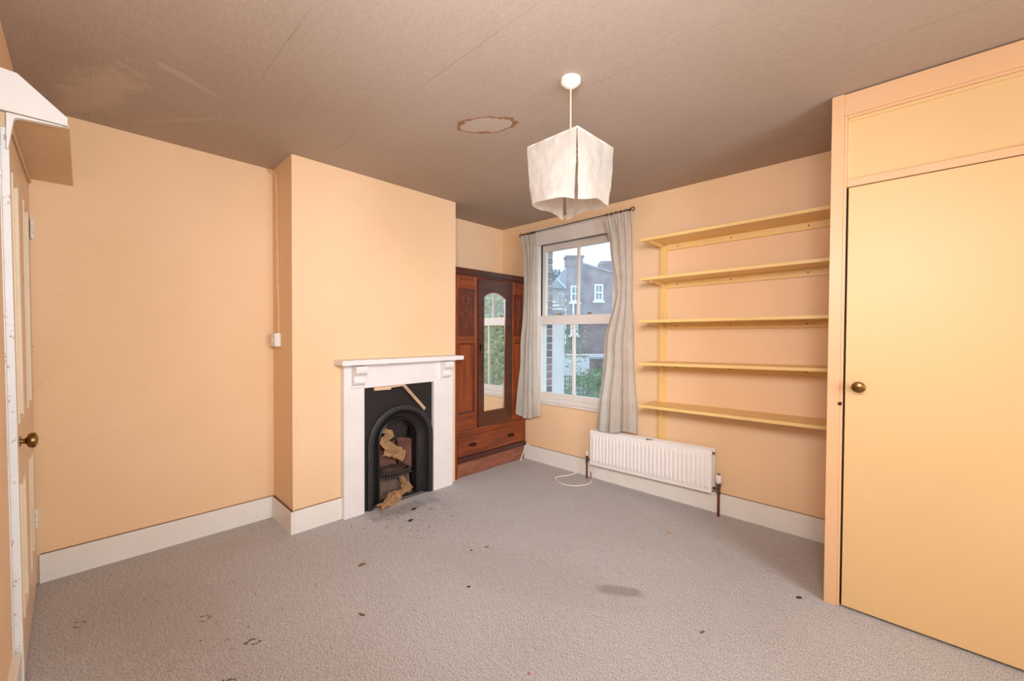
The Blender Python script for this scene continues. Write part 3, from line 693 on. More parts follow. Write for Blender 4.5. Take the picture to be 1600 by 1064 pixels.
# curtain rod
cr = thing('curtain_rod', (-2.25, 3.127, 2.32), 'thin black iron curtain rod across the top of the window', 'curtain rod')
bm = BM(); tube(bm, [(-2.862, 3.127, 2.314), (-1.64, 3.127, 2.331)], .0045, 8); obj('rod', bm, M['blackiron'], cr, True)
for x, z, s in ((-2.862, 2.314, -1), (-1.64, 2.331, 1)):
    bm = BM(); tube(bm, [(x + s * .014 + .014 * math.cos(t * PI / 6), 3.127, z + .014 * math.sin(t * PI / 6)) for t in range(12)], .004, 6, True); obj('end_ring', bm, M['blackiron'], cr, True)
for x in (-2.78, -1.70):
    bm = BM(); zz = 2.314 + .017 * (x + 2.862) / 1.222
    tube(bm, [(x, 3.205, zz + .01), (x, 3.16, zz - .004), (x, 3.127, zz - .008)], .004, 6); box(bm, x - .01, x + .01, 3.2, YW, zz - .02, zz + .03, .001); obj('rod_bracket', bm, M['blackiron'], cr, True)

# curtains
def curtain(keys, ztop, zbot, folds, amp, yc, label, seed, headw=.06):
    """keys: (t down, x left, x right)"""
    def ext(t):
        for a, b in zip(keys, keys[1:]):
            if a[0] <= t <= b[0]:
                k = (t - a[0]) / (b[0] - a[0]); k = k * k * (3 - 2 * k); return a[1] + (b[1] - a[1]) * k, a[2] + (b[2] - a[2]) * k
        return keys[-1][1:]
    root = thing('curtain', ((keys[0][1] + keys[0][2]) / 2, yc, zbot), label, 'curtain', 'cream curtains either side of the sash window')
    def fn(u, v):
        a, b = ext(v); zt = ztop[0] + (ztop[1] - ztop[0]) * u; zb = zbot + .016 * math.sin(u * 7 + seed) + .022 * u
        ph = u * folds * 2 * PI + seed + .7 * math.sin(v * 3 + seed + u * 5)
        am = amp * (.55 + .6 * v) * (1 - .55 * math.exp(-((v - .02) / .05) ** 2))
        y = yc - .012 + am * math.sin(ph) + .35 * am * math.sin(2.3 * ph + 1.7 * seed + v * 2) + .008 * mnoise.noise((u * 6, v * 7, seed))
        if v < headw: y += .006 * math.sin(u * folds * 6 * PI)
        x = a + (b - a) * u + .008 * math.cos(ph) * v + .007 * mnoise.noise((v * 6, u * 3, seed + 4))
        z = zt + (zb - zt) * v
        if x < -2.79 and v > .10:      # the outer edge bulges round the wardrobe's corner
            k = min(1, (v - .10) / .08); e = -2.79 - x; x2 = x + (e - .042 * (1 - math.exp(-e / .042))) * k
            t = x2 / x; x, y, z = x2, y * t, 1.3 + (z - 1.3) * t
        return (x, min(y, 3.19), z)
    bm = BM(); grid(bm, fn, 90, 60, .0022); obj('cloth', bm, M['curtain'], root, True)
    bm = BM(); grid(bm, lambda u, v: tuple(Vector(fn(u, 1 - .042 * (1 - v))) + Vector((0, -.003, 0))), 90, 3, .0015); obj('hem', bm, M['curtain'], root, True)
    for k in range(6):
        bm = BM(); u = (k + .3) / 6; p = fn(u, 0); zz = 2.314 + .017 * (p[0] + 2.862) / 1.222
        tube(bm, [(p[0], 3.127 + .010 * math.cos(t * PI / 5), zz + .001 + .010 * math.sin(t * PI / 5)) for t in range(10)], .0022, 5, True)
        tube(bm, [(p[0], 3.127, zz - .009), (p[0], p[1], p[2] - .004)], .0018, 5)
        obj('curtain_hook', bm, M['blackiron'], root, True)
curtain([(0, -2.862, -2.655), (.14, -2.815, -2.665), (.35, -2.815, -2.655), (.65, -2.865, -2.640), (1, -2.925, -2.598)], (2.300, 2.295), .448, 4, .012, 3.125, 'left cream linen curtain hanging over the edge of the wardrobe', 1.2)
curtain([(0, -1.880, -1.615), (.13, -1.815, -1.612), (.34, -1.762, -1.600), (.62, -1.870, -1.585), (1, -1.935, -1.552)], (2.296, 2.312), .470, 3, .014, 3.107, 'right cream linen curtain hanging in front of the radiator top', 2.6)

# ------------------------------------------------------------------ radiator
def tz(x): return .020 * (x + 2.012) / 1.02
rd = thing('radiator', (-1.5, 3.14, .14), 'white double-panel radiator under the window and shelves', 'radiator')
RX0, RX1, RY = -2.012, -.990, 3.117
def shear(bm):
    for v in bm.verts: v.co.z += tz(v.co.x)
    return bm
bm = BM(); NF = 30
def rib(x):
    t = ((x - (RX0 + .02)) / (RX1 - RX0 - .04)) * NF
    if t < 0 or t > NF: return 0
    f = t % 1; return max(0, min(1, min(f, 1 - f) * 6.5 - .5))
def rfn(u, v):
    x = RX0 + (RX1 - RX0) * u; z = .140 + .306 * v
    w = max(0, min(1, (z - .168) / .012)) * max(0, min(1, (.410 - z) / .012))
    e = .0
    y = RY - .007 * rib(x) * w
    if v > .985: y = RY + .004
    return (x, y, z)
NU = NF * 10 + 12; V = []
zl = [0, .02, .09, .11, .13, .2, .4, .6, .8, .845, .865, .885, .97, 1]
cols = [[bm.verts.new(rfn(i / NU, t)) for t in zl] for i in range(NU + 1)]
for i in range(NU):
    for j in range(len(zl) - 1): bm.faces.new((cols[i][j], cols[i + 1][j], cols[i + 1][j + 1], cols[i][j + 1]))
shear(bm); obj('front_panel', bm, M['radiator'], rd, True)
bm = BM(); box(bm, RX0, RX1, RY + .004, RY + .014, .140, .446, .003); shear(bm); obj('front_panel_back', bm, M['radiator'], rd)
bm = BM(); box(bm, RX0 + .01, RX1 + .004, 3.172, 3.184, .142, .452, .003); shear(bm); obj('back_panel', bm, M['radiator'], rd)
bm = BM()
for z in (.160, .424): tube(bm, [(RX0 + .01, 3.148, z), (RX1 - .002, 3.148, z + .020)], .014, 10)
obj('header_tube', bm, M['radiator'], rd, True)
bm = BM(); tube(bm, [(RX1 - .01, 3.148, .444), (RX1 + .010, 3.148, .444)], .009, 6); tube(bm, [(RX1 + .010, 3.148, .444), (RX1 + .016, 3.148, .444)], .004, 4); obj('bleed_plug', bm, M['chrome'], rd)
bm = BM(); box(bm, -1.50, -1.455, 3.128, 3.162, .448, .456, .001); box(bm, -1.487, -1.467, 3.120, 3.132, .446, .462, .001); obj('top_clip', bm, M['chrome'], rd)
# thermostatic valve on the right
vx, vy = -.946, 3.137
bm = BM(); tube(bm, [(vx, vy, 0), (vx, vy, .165)], .0085, 10); obj('pipe', bm, M['copper'], rd, True)
bm = BM(); lathe(bm, [(.010, 0), (.013, .004), (.013, .02), (.011, .022), (.012, .05), (.015, .055), (.015, .075), (.011, .078), (.011, .085)], (vx, vy, .160), (0, 0, 1), 12)
tube(bm, [(vx, vy, .196), (vx - .02, vy + .006, .196), (RX1 + .006, 3.146, .190)], [.010, .008, .012], 8); obj('valve', bm, M['chrome'], rd, True)
bm = BM(); lathe(bm, [(.014, 0), (.020, .006), (.023, .020), (.024, .045), (.021, .058), (.014, .063), (0, .064)], (vx, vy, .238), (0, 0, 1), 16); obj('thermostat_head', bm, M['plastic'], rd, True)
bm = BM(); tube(bm, [(vx, vy, .300), (vx, vy, .3045)], .012, 10); obj('head_cap', bm, M['blackiron'], rd, True)
# lockshield valve on the left
vx = -2.056
bm = BM(); tube(bm, [(vx, vy, 0), (vx, vy, .150)], .0085, 10); tube(bm, [(vx + .03, vy + .02, .0), (vx + .028, vy + .02, .06)], .004, 6); obj('pipe', bm, M['copper'], rd, True)
bm = BM(); lathe(bm, [(.010, 0), (.013, .004), (.013, .02), (.010, .022), (.011, .04), (.013, .044), (.012, .06)], (vx, vy, .145), (0, 0, 1), 12)
tube(bm, [(vx, vy, .176), (vx + .02, vy + .005, .176), (RX0 + .012, 3.146, .170)], [.010, .008, .011], 8); obj('valve', bm, M['chrome'], rd, True)
bm = BM(); lathe(bm, [(.009, 0), (.010, .035), (.008, .040), (0, .041)], (vx, vy, .205), (0, 0, 1), 12); obj('valve_cap', bm, M['plastic'], rd, True)

# loose cables on the carpet
bm = BM()
P = [(-2.19, 3.172, .012), (-2.20, 3.13, .006), (-2.215, 3.06, .005), (-2.255, 2.985, .005), (-2.245, 2.915, .005), (-2.17, 2.868, .005), (-2.08, 2.862, .005), (-2.01, 2.905, .005), (-1.965, 2.985, .005), (-1.965, 3.06, .005), (-1.99, 3.115, .005)]
def smoothpts(P, n=6):
    P = [Vector(p) for p in P]; out = []
    for i in range(len(P) - 1):
        a, b, c_, d = P[max(i - 1, 0)], P[i], P[i + 1], P[min(i + 2, len(P) - 1)]
        for k in range(n):
            t = k / n; out.append(.5 * ((2 * b) + (c_ - a) * t + (2 * a - 5 * b + 4 * c_ - d) * t * t + (3 * b - a - 3 * c_ + d) * t ** 3))
    return out + [P[-1]]
tube(bm, smoothpts(P), .0045, 6); tag(obj('loose_cable', bm, M['cable'], smooth=True), 'white cable looped on the carpet by the left radiator pipe', 'cable')
bm = BM(); P = [(-2.812, 3.075, .004), (-2.815, 3.10, .05), (-2.818, 3.135, .10), (-2.822, 3.165, .14), (-2.82, 3.185, .155), (-2.79, 3.188, .152)]
tube(bm, smoothpts(P), .0045, 6); tag(obj('loose_cable', bm, M['cable'], smooth=True), 'white cable rising from the carpet against the wardrobe plinth', 'cable')

# ------------------------------------------------------------------ shelves
SH = [(2.028, 2.041), (1.731, 1.745), (1.410, 1.419), (1.086, 1.112), (.764, .778)]
su = thing('wall_shelving', (-.85, YW, .46), 'yellow painted shelf upright and battens fixed to the window wall', 'shelving')
bm = BM(); box(bm, -1.432, -1.366, YW - .012, YW, .455, 2.005, .001); obj('backing_strip', bm, M['shelf'], su)
bm = BM(); box(bm, -1.413, -1.386, YW - .026, YW - .012, .475, 2.003, .002); obj('upright_rail', bm, M['shelf'], su)
ordn = ['topmost', 'second', 'middle', 'fourth', 'lowest']
SX0, SX1 = -1.466, -.262
for k, (za, zb) in enumerate(SH):
    f = lambda x: za + (zb - za) * (x - SX0) / (-.32 - SX0)
    y0 = 2.937; T = .022
    bm = BM(); hexa(bm, [(SX0, y0, f(SX0) - T), (SX1, y0, f(SX1) - T), (SX1, YW - .001, f(SX1) - T), (SX0, YW - .001, f(SX0) - T), (SX0, y0, f(SX0)), (SX1, y0, f(SX1)), (SX1, YW - .001, f(SX1)), (SX0, YW - .001, f(SX0))], .002)
    tag(obj('shelf', bm, M['shelf']), ['topmost yellow painted shelf board, nearest the ceiling', 'second yellow shelf board from the top', 'middle yellow shelf board of the five', 'fourth yellow shelf board down, with small dark marks on it', 'lowest yellow shelf board, just above the radiator'][k], 'shelf', 'five yellow shelves right of the window')
    bt = .046
    bm = BM(); hexa(bm, [(-1.366, YW - .02, f(-1.366) - T - bt), (SX1, YW - .02, f(SX1) - T - bt), (SX1, YW, f(SX1) - T - bt), (-1.366, YW, f(-1.366) - T - bt), (-1.366, YW - .02, f(-1.366) - T), (SX1, YW - .02, f(SX1) - T), (SX1, YW, f(SX1) - T), (-1.366, YW, f(-1.366) - T)], .001)
    bat = obj('batten', bm, M['shelf'], su)
    for x in (-1.28, -.90, -.45):
        bm = BM(); zz = f(x) - T - .022; lathe(bm, [(.0045, 0), (.0045, .0012), (0, .0013)], (x, YW - .02, zz), (0, -1, 0), 8); obj('screw', bm, M['gap'], bat)
    # sloping bracket arm under the board
    zt = f(-1.4) - T
    bm = BM(); pr = [(YW - .026, zt), (y0 + .05, zt), (y0 + .05, zt - .008), (YW - .05, zt - .022), (YW - .026, zt - .045)]
    prism(bm, pr, lambda p: (-1.408, p[0], p[1]), lambda p: (-1.391, p[0], p[1])); obj('bracket', bm, M['shelf'], su)

# ------------------------------------------------------------------ built-in cupboard
CXL, CYF = -.2685, 2.4931
cu = thing('built_in_cupboard', (.5, 2.85, 0), 'tall yellow-peach painted built-in cupboard with flat doors at the right edge', 'cupboard')
bm = BM()
box(bm, CXL, -.221, CYF, CYF + .045, 0, H - .002, .002)
box(bm, -.221, XR - .002, CYF, CYF + .045, 2.335, H - .006, .002)
box(bm, XR - .04, XR - .002, CYF, CYF + .045, 0, 2.335, .002)
obj('face_frame', bm, M['cupframe'], cu)
bm = BM(); box(bm, CXL + .004, CXL + .022, CYF + .045, YW - .001, 0, H - .002); obj('side_panel', bm, M['cupframe'], cu)
bm = BM(); box(bm, -.221, -.209, CYF + .004, CYF + .04, 0.002, 2.335, .002); box(bm, -.209, XR - .04, CYF + .004, CYF + .04, 2.322, 2.335, .002); obj('stop_bead', bm, M['cupframe'], cu)
bm = BM(); box(bm, -.209, XR - .04, CYF + .010, CYF + .022, 2.306, 2.322, .003); box(bm, -.209, -.200, CYF + .010, CYF + .022, 2.032, 2.306, .002); obj('panel_bead', bm, M['cupboard'], cu)
bm = BM(); box(bm, -.200, XR - .04, CYF + .020, CYF + .032, 2.03, 2.310); obj('top_panel', bm, M['cupboard'], cu)
bm = BM(); box(bm, -.209, XR - .04, CYF + .003, CYF + .03, 1.998, 2.034, .002); obj('cross_rail', bm, M['cupframe'], cu)
bm = BM(); box(bm, -.209, XR - .04, CYF + .035, CYF + .045, .0, 2.0); obj('dark_interior', bm, M['gap'], cu)
for k, (a, b) in enumerate(((-.201, .555), (.560, XR - .044))):
    bm = BM(); box(bm, a, b, CYF + .003, CYF + .025, .012, 1.994, .002); dd = obj('door', bm, M['cupboard'], cu)
    bm = BM(); lathe(bm, [(.014, 0), (.014, .003), (.008, .006), (.008, .018), (.012, .023), (.023, .030), (.0265, .038), (.024, .047), (.013, .052), (0, .053)], (-.150 if k == 0 else .61, CYF + .003, 1.062), (0, -1, 0))
    obj('knob', bm, M['brass'], dd, True)
bm = BM(); box(bm, -.226, -.212, CYF - .004, CYF + .004, .968, .982, .001); obj('catch', bm, M['bronze'], cu)

# ------------------------------------------------------------------ pendant lamp
LXc, LYc = -1.098, 1.521
pn = thing('pendant_lamp', (LXc, LYc, H), 'white pendant lamp with a square four-panel fabric shade', 'lamp')
bm = BM(); lathe(bm, [(.044, 0), (.044, -.018), (.040, -.021), (.024, -.034), (.010, -.040), (.006, -.040), (0, -.040)], (LXc, LYc, H), (0, 0, 1), 32); obj('ceiling_rose', bm, M['plastic'], pn, True)
bm = BM(); tube(bm, [(LXc, LYc, H - .036), (LXc + .001, LYc, 2.25), (LXc, LYc, 2.10)], .0032, 8); obj('cord', bm, M['cordmat'], pn, True)
bm = BM(); lathe(bm, [(.008, .0), (.014, -.01), (.017, -.03), (.021, -.034), (.021, -.045), (.017, -.048), (.017, -.062), (.012, -.062), (0, -.060)], (LXc, LYc, 2.112), (0, 0, 1), 20); obj('lamp_holder', bm, M['plastic'], pn, True)
S = .27; ZT = 2.135; A0 = R(44.)
cor = [Vector((LXc + S / 2 ** .5 * math.cos(A0 + k * PI / 2), LYc + S / 2 ** .5 * math.sin(A0 + k * PI / 2), ZT)) for k in range(4)]
bm = BM()
for k in range(4): tube(bm, [cor[k] + Vector((0, 0, .001)), cor[(k + 1) % 4] + Vector((0, 0, .001))], .0034, 6)
tube(bm, [cor[0].lerp(cor[1], .5), (LXc, LYc + .0, 2.115), cor[2].lerp(cor[3], .5)], .0018, 6)
tube(bm, [cor[1].lerp(cor[2], .5), (LXc, LYc + .0, 2.115), cor[3].lerp(cor[0], .5)], .0018, 6)
fr_ = obj('frame', bm, M['wire'], pn, True)
for k in range(4):
    a, b = cor[k], cor[(k + 1) % 4]; mid = (a + b) / 2; o_ = (mid - Vector((LXc, LYc, ZT))).normalized(); e = (b - a).normalized()
    DR = [.257, .272, .257, .282]; da, db = DR[k], DR[(k + 1) % 4]; sd = k * 2.1
    def pf(u, v):
        inset = .012 * v ** 1.4 + .010 * v * v
        L = da + (db - da) * u + .004 * math.sin(u * PI * 2.6 + sd) - .010 * math.sin(u * PI)
        d = a + e * (S * (u * (1 - 2 * inset / S * 1.0) + inset / S)) - Vector((0, 0, L * v - .001))
        d += o_ * (.003 + .016 * v * math.sin(u * PI) + .004 * v * v * math.sin(u * 7 + sd) - .014 * v * v + .005 * mnoise.noise((u * 5, v * 5, sd)))
        return d
    bm = BM(); grid(bm, pf, 26, 26, .0012); pnl = obj('shade_panel', bm, M['shade'], pn, True)

# ------------------------------------------------------------------ crumbs and bits on the carpet
chip = {'d': simple('dark_chip', c(44, 36, 32), .8), 'w': simple('pale_chip', c(226, 216, 204), .8), 'r': simple('rust_chip', c(176, 104, 76), .8), 'b': simple('brown_leaf_bit', c(120, 86, 60), .8), 'o': simple('tan_chip', c(206, 158, 112), .8)}
bits = [(-1.599, 1.359, .010, 'd', 'small black speck alone in the middle of the carpet', 'chip'),
 (-1.822, 1.689, .014, 'r', 'terracotta crumb on the carpet in front of the fireplace', 'crumb'),
 (-1.86, 1.60, .008, 'd', 'thin dark sliver left of the terracotta crumb', 'chip'),
 (-2.455, 1.56, .020, 'd', 'black twisted fragment on the carpet before the hearth', 'fragment'),
 (-2.60, 1.68, .022, 'd', 'dark torn scrap on the carpet beside the spilled paper', 'scrap'),
 (-2.52, 1.77, .014, 'r', 'reddish crumb cluster piece right of the hearth scraps', 'crumb'),
 (-2.50, 1.83, .010, 'w', 'white plaster crumb right of the hearth scraps', 'crumb'),
 (-2.37, 1.50, .009, 'w', 'white plaster crumb farther out on the hearth side carpet', 'crumb'),
 (-2.29, 1.60, .009, 'r', 'tiny orange-brown crumb below the hearth scraps', 'crumb'),
 (-2.18, 1.07, .018, 'b', 'curled brown leaf fragment on the carpet left of centre', 'leaf'),
 (-1.79, .88, .014, 'b', 'small brown leaf fragment nearer the camera', 'leaf'),
 (-2.50, 1.42, .016, 'o', 'tan wood crumb in front of the left jamb', 'crumb'),
 (-2.65, 1.36, .014, 'w', 'white paint flake at the foot of the left jamb', 'flake'),
 (-1.72, 2.04, .008, 'w', 'white fleck on the far middle of the carpet', 'fleck'),
 (-1.02, 1.17, .008, 'r', 'tiny red fleck on the near carpet', 'fleck'),
 (-.62, 1.86, .010, 'b', 'pale brown curl on the carpet right of the dark stain', 'leaf'),
 (-1.10, 2.65, .016, 'o', 'tan leaf scrap on the carpet in front of the radiator', 'leaf'),
 (-.36, 2.44, .014, 'd', 'dark sliver on the carpet at the foot of the cupboard stile', 'chip')]
for i, (x, y, s, m_, lab, cat) in enumerate(bits):
    bm = BM(); bmesh.ops.create_icosphere(bm, subdivisions=2, radius=s * .75)
    el = 1.1 + .7 * rnd.random(); an = rnd.random() * PI
    for v in bm.verts:
        n_ = mnoise.noise(v.co * (1.6 / s) + Vector((i, 0, 0)))
        v.co *= 1 + .7 * n_; v.co = Vector((v.co.x * el, v.co.y * .7, v.co.z * .28 + .12 * s * math.sin(v.co.x / s * 2)))
    bmesh.ops.rotate(bm, verts=list(bm.verts), cent=(0, 0, 0), matrix=Matrix.Rotation(an, 3, 'Z'))
    lo = min(v.co.z for v in bm.verts); bmesh.ops.translate(bm, verts=list(bm.verts), vec=(x, y, -lo - .001))
    tag(obj({'chip': 'dark_chip', 'crumb': 'plaster_crumb', 'leaf': 'leaf_fragment', 'fragment': 'burnt_fragment', 'scrap': 'torn_scrap', 'flake': 'paint_flake', 'fleck': 'fleck'}[cat], bm, chip[m_]), lab, cat)

def dust(name, mat, n, cx, cy, sx, sy, size, label, seed):
    r = random.Random(seed); bm = BM()
    for _ in range(n):
        x, y = r.gauss(cx, sx), r.gauss(cy, sy)
        if x < -2.78 and not 1.42 < y < 1.96: continue
        q = size * (.5 + r.random()); an = r.random() * PI; L = q * (1 + 1.5 * r.random()); h = q * .6
        pts = [(x + L * math.cos(an), y + L * math.sin(an), 0), (x - q * .7 * math.sin(an), y + q * .7 * math.cos(an), 0), (x - L * math.cos(an), y - L * math.sin(an), 0), (x + q * .7 * math.sin(an), y - q * .7 * math.cos(an), 0)]
        b_ = [bm.verts.new(p) for p in pts]; t_ = bm.verts.new((x, y, h))
        bm.faces.new(b_[::-1])
        for k in range(4): bm.faces.new((b_[k], b_[(k + 1) % 4], t_))
    return tag(obj(name, bm, mat), label, 'debris', None, 'stuff')
dust('soot_crumbs', chip['d'], 60, -2.55, 1.66, .13, .20, .0034, 'scatter of fine black soot crumbs on the carpet before the hearth', 3)
dust('plaster_crumbs', chip['w'], 30, -2.35, 1.6, .35, .35, .0035, 'scatter of fine pale plaster crumbs on the carpet around the hearth', 4)
dust('brick_dust', chip['r'], 34, -2.5, 1.7, .22, .28, .004, 'scatter of fine rust-red brick crumbs on the carpet around the hearth', 5)
dust('brown_specks', chip['b'], 60, -1.6, 1.2, .9, .9, .0032, 'thinly scattered tiny brown specks over the middle of the carpet', 6)

# ------------------------------------------------------------------ outside
ROT = R(43.7155)
FWX, FWY = -math.sin(ROT), math.cos(ROT); RX_, RY_ = math.cos(ROT), math.sin(ROT)
def outp(D, lat, z=0): return (FWX * D + RX_ * lat, FWY * D + RY_ * lat, z)
GZ = -.6
MX = {}
MX['brickfar'] = brick_mat('weathered_brick', c(142, 118, 122), c(118, 102, 112), c(156, 146, 150))
MX['slate'] = simple('slate', c(148, 158, 172), .7, .15, 3)
MX['render'] = simple('white_render', c(222, 226, 232), .9, .07, 2)
MX['creamr'] = simple('cream_render', c(196, 188, 176), .9, .07, 2)
MX['paint'] = simple('house_white_paint', c(238, 242, 248), .6, .03)
MX['dglass'] = simple('dark_window_glass', c(110, 122, 142), .15, .2, 2, bstr=0)
MX['shed'] = simple('shed_brown', c(112, 92, 88), .9, .15, 6)
MX['bark'] = simple('bark', c(86, 76, 72), .95, .3, 8)
MX['grass'] = simple('garden_ground', c(96, 104, 82), 1.0, .3, 2)
MX['leafA'] = simple('leaf_green', c(112, 146, 96), .6, .35, 6, bstr=0)
MX['leafB'] = simple('leaf_pale_green', c(176, 186, 124), .6, .35, 3, bstr=0)
MX['leafC'] = simple('distant_leaf', c(96, 112, 112), .8, .3, 2, bstr=0)
bm = BM(); box(bm, -45, 30, YW + .30, 60, GZ - .2, GZ); g = struct('ground_outside', bm, MX['grass'], label='garden ground outside')

def out_thing(name, D, lat, z, label, cat, group=None): return thing(name, outp(D, lat, z), label, cat, group, rz=ROT)
# far brick house
D = 20; hs = out_thing('brick_house', D, 4.5, GZ, 'brick house with two white sash windows and a chimney seen through the window', 'house')
def zf(py): return 1.3 + (521.5 - py) / FOC * D - GZ
def xf(px): return (px - 800) / FOC * D - 4.5
bm = BM(); X0 = xf(884); 
prism(bm, [(X0, 0), (6, 0), (6, zf(424) - 1.1), (xf(950), zf(424)), (xf(911), zf(412)), (X0, zf(412))], lambda p: (p[0], 0, p[1]), lambda p: (p[0] + (1.1 if p[0] < -1 else 0), 6, p[1])); obj('wall', bm, MX['brickfar'], hs, local=True)
bm = BM(); box(bm, X0, xf(910), -.02, .7, zf(415), zf(402)); box(bm, X0 - .05, xf(910) + .06, -.07, .75, zf(402), zf(399)); obj('chimney', bm, MX['brickfar'], hs, local=True)
bm = BM(); prism(bm, [(xf(909), zf(412.5)), (xf(950), zf(424.5)), (6.1, zf(424) - 1.13), (6.1, zf(424) - 1.0), (xf(950), zf(422)), (xf(909), zf(410))], lambda p: (p[0], -.1, p[1]), lambda p: (p[0] + (.9 if p[0] < 0 else 0), 6.1, p[1])); obj('roof', bm, MX['slate'], hs, local=True)
def far_window(px0, px1, py0, py1):
    a, b, z1, z0 = xf(px0), xf(px1), zf(py0), zf(py1); t = .075
    bm = BM(); box(bm, a, a + t, -.06, .02, z0, z1); box(bm, b - t, b, -.06, .02, z0, z1); box(bm, a + t, b - t, -.06, .02, z1 - t, z1); box(bm, a + t, b - t, -.06, .02, z0, z0 + t)
    box(bm, a + t, b - t, -.06, .02, (z0 + z1) / 2 - .03, (z0 + z1) / 2 + .03); box(bm, (a + b) / 2 - .02, (a + b) / 2 + .02, -.05, .02, z0 + t, z1 - t)
    w = obj('window', bm, MX['paint'], hs, local=True)
    bm = BM(); box(bm, a + t, b - t, -.03, -.01, z0 + t, z1 - t); obj('pane', bm, MX['dglass'], w, local=True)
    bm = BM(); box(bm, a - .08, b + .06, -.16, .0, z0 - .10, z0); obj('sill', bm, MX['paint'], w, local=True)
far_window(891, 905, 446, 471.5); far_window(928, 941.5, 443.5, 469.5); far_window(891, 903, 506, 523)
bm = BM(); tube(bm, [(xf(895), -.12, zf(474)), (xf(895), -.12, 0)], .05, 8); obj('drainpipe', bm, MX['paint'], hs, local=True)
# chimney stack behind the right slope
D2 = 28.5; ch = out_thing('chimney_stack', D2, (946 - 800) / FOC * D2, GZ, 'distant chimney stack behind the brick house roof', 'chimney')
bm = BM(); z = 1.3 + (521.5 - 407) / FOC * D2 - GZ; box(bm, -.36, .6, 0, .9, 0, z); obj('stack', bm, MX['brickfar'], ch, local=True)
bm = BM(); box(bm, -.42, .66, -.06, .96, z - .25, z - .12); obj('stack_band', bm, MX['brickfar'], ch, local=True)
# neighbouring slate-roofed house on the left
D3 = 27; nh = out_thing('slate_house', D3, 2.2, GZ, 'cream house with slate roof left of the brick house outside', 'house')
z3 = lambda py: 1.3 + (521.5 - py) / FOC * D3 - GZ
x3 = lambda px: (px - 800) / FOC * D3 - 2.2
bm = BM(); box(bm, x3(850), x3(883), 0, 5, 0, z3(452)); obj('wall', bm, MX['creamr'], nh, local=True)
bm = BM(); prism(bm, [(x3(868), z3(440)), (x3(872), z3(437)), (x3(880), z3(421)), (x3(887), z3(421)), (x3(887), z3(457)), (x3(880), z3(452)), (x3(862), z3(450)), (x3(850), z3(446))], lambda p: (p[0], -.3, p[1]), lambda p: (p[0], 5, p[1])); obj('roof', bm, MX['slate'], nh, local=True)
bm = BM(); hexa(bm, [(x3(871), -.42, z3(440)), (x3(882.5), -.42, z3(452)), (x3(882.5), -.3, z3(452)), (x3(871), -.3, z3(440)), (x3(871), -.42, z3(437.5)), (x3(882.5), -.42, z3(449)), (x3(882.5), -.3, z3(449)), (x3(871), -.3, z3(437.5))]); obj('bargeboard', bm, MX['paint'], nh, local=True)
for a, b in ((872, 876), (878, 882)):
    bm = BM(); box(bm, x3(a), x3(b) - .02, -.08, .0, z3(478), z3(458)); w = obj('window', bm, MX['paint'], nh, local=True)
    bm = BM(); box(bm, x3(a) + .04, x3(b) - .06, -.1, -.07, z3(476), z3(460)); obj('pane', bm, MX['dglass'], w, local=True)
# stepped lean-to roof
D4 = 14; lt = out_thing('stepped_roof', D4, (868 - 800) / FOC * D4, GZ, 'stepped pale tiled lean-to roof at lower left of the view outside', 'roof')
for k in range(4):
    z = 1.3 + (521.5 - (462 + 6.2 * k)) / FOC * D4 - GZ; xr = (2.5 + 5.2 * k) / FOC * D4 * .9
    bm = BM(); box(bm, -.6, -.13 + xr, .5 - k * .2, .74 - k * .2, z - .075, z - .02, .005); obj('tile_course', bm, MX['render'], lt, local=True)
    bm = BM(); box(bm, -.6, -.16 + xr, .55 - k * .2, .9, z - .17, z - .075); obj('riser', bm, MX['brickfar'], lt, local=True)
bm = BM(); box(bm, -.6, .32, .1, .9, 0, 1.3 + (521.5 - 486) / FOC * D4 - GZ); obj('wall', bm, MX['brickfar'], lt, local=True)
# white rendered garden wall and small shed
D5 = 9.4; gw = out_thing('garden_wall', D5, 1.9, GZ, 'white rendered garden wall behind the bush outside', 'garden wall')
bm = BM(); zt = 1.3 + (521.5 - 556) / FOC * D5 - GZ; box(bm, -1.1, 2.5, 0, .22, 0, zt); obj('wall', bm, MX['render'], gw, local=True)
bm = BM(); box(bm, -1.13, 2.5, -.03, .25, zt, zt + .04, .005); obj('coping', bm, MX['creamr'], gw, local=True)
D6 = 8.4; sd_ = out_thing('brick_outhouse', D6, (940 - 800) / FOC * D6, GZ, 'low dark brick outhouse in front of the white garden wall', 'outhouse')
bm = BM(); zt = 1.3 + (521.5 - 560) / FOC * D6 - GZ; box(bm, -.16, 1.2, 0, .45, 0, zt); obj('wall', bm, MX['shed'], sd_, local=True)
bm = BM(); box(bm, -.2, 1.25, -.04, .48, zt, zt + .04); obj('roof', bm, MX['slate'], sd_, local=True)
# white pier near the window
D7 = 5.5; wp = out_thing('white_pier', D7, .62, GZ, 'tall white rendered pier just outside the window', 'pier')
zt = 1.3 + (521.5 - 499) / FOC * D7 - GZ
bm = BM(); box(bm, -.088, .082, 0, .22, 0, zt, .004); obj('shaft', bm, MX['render'], wp, local=True)
bm = BM(); box(bm, -.11, .105, -.02, .24, zt, zt + .03, .004); obj('cap', bm, MX['render'], wp, local=True)

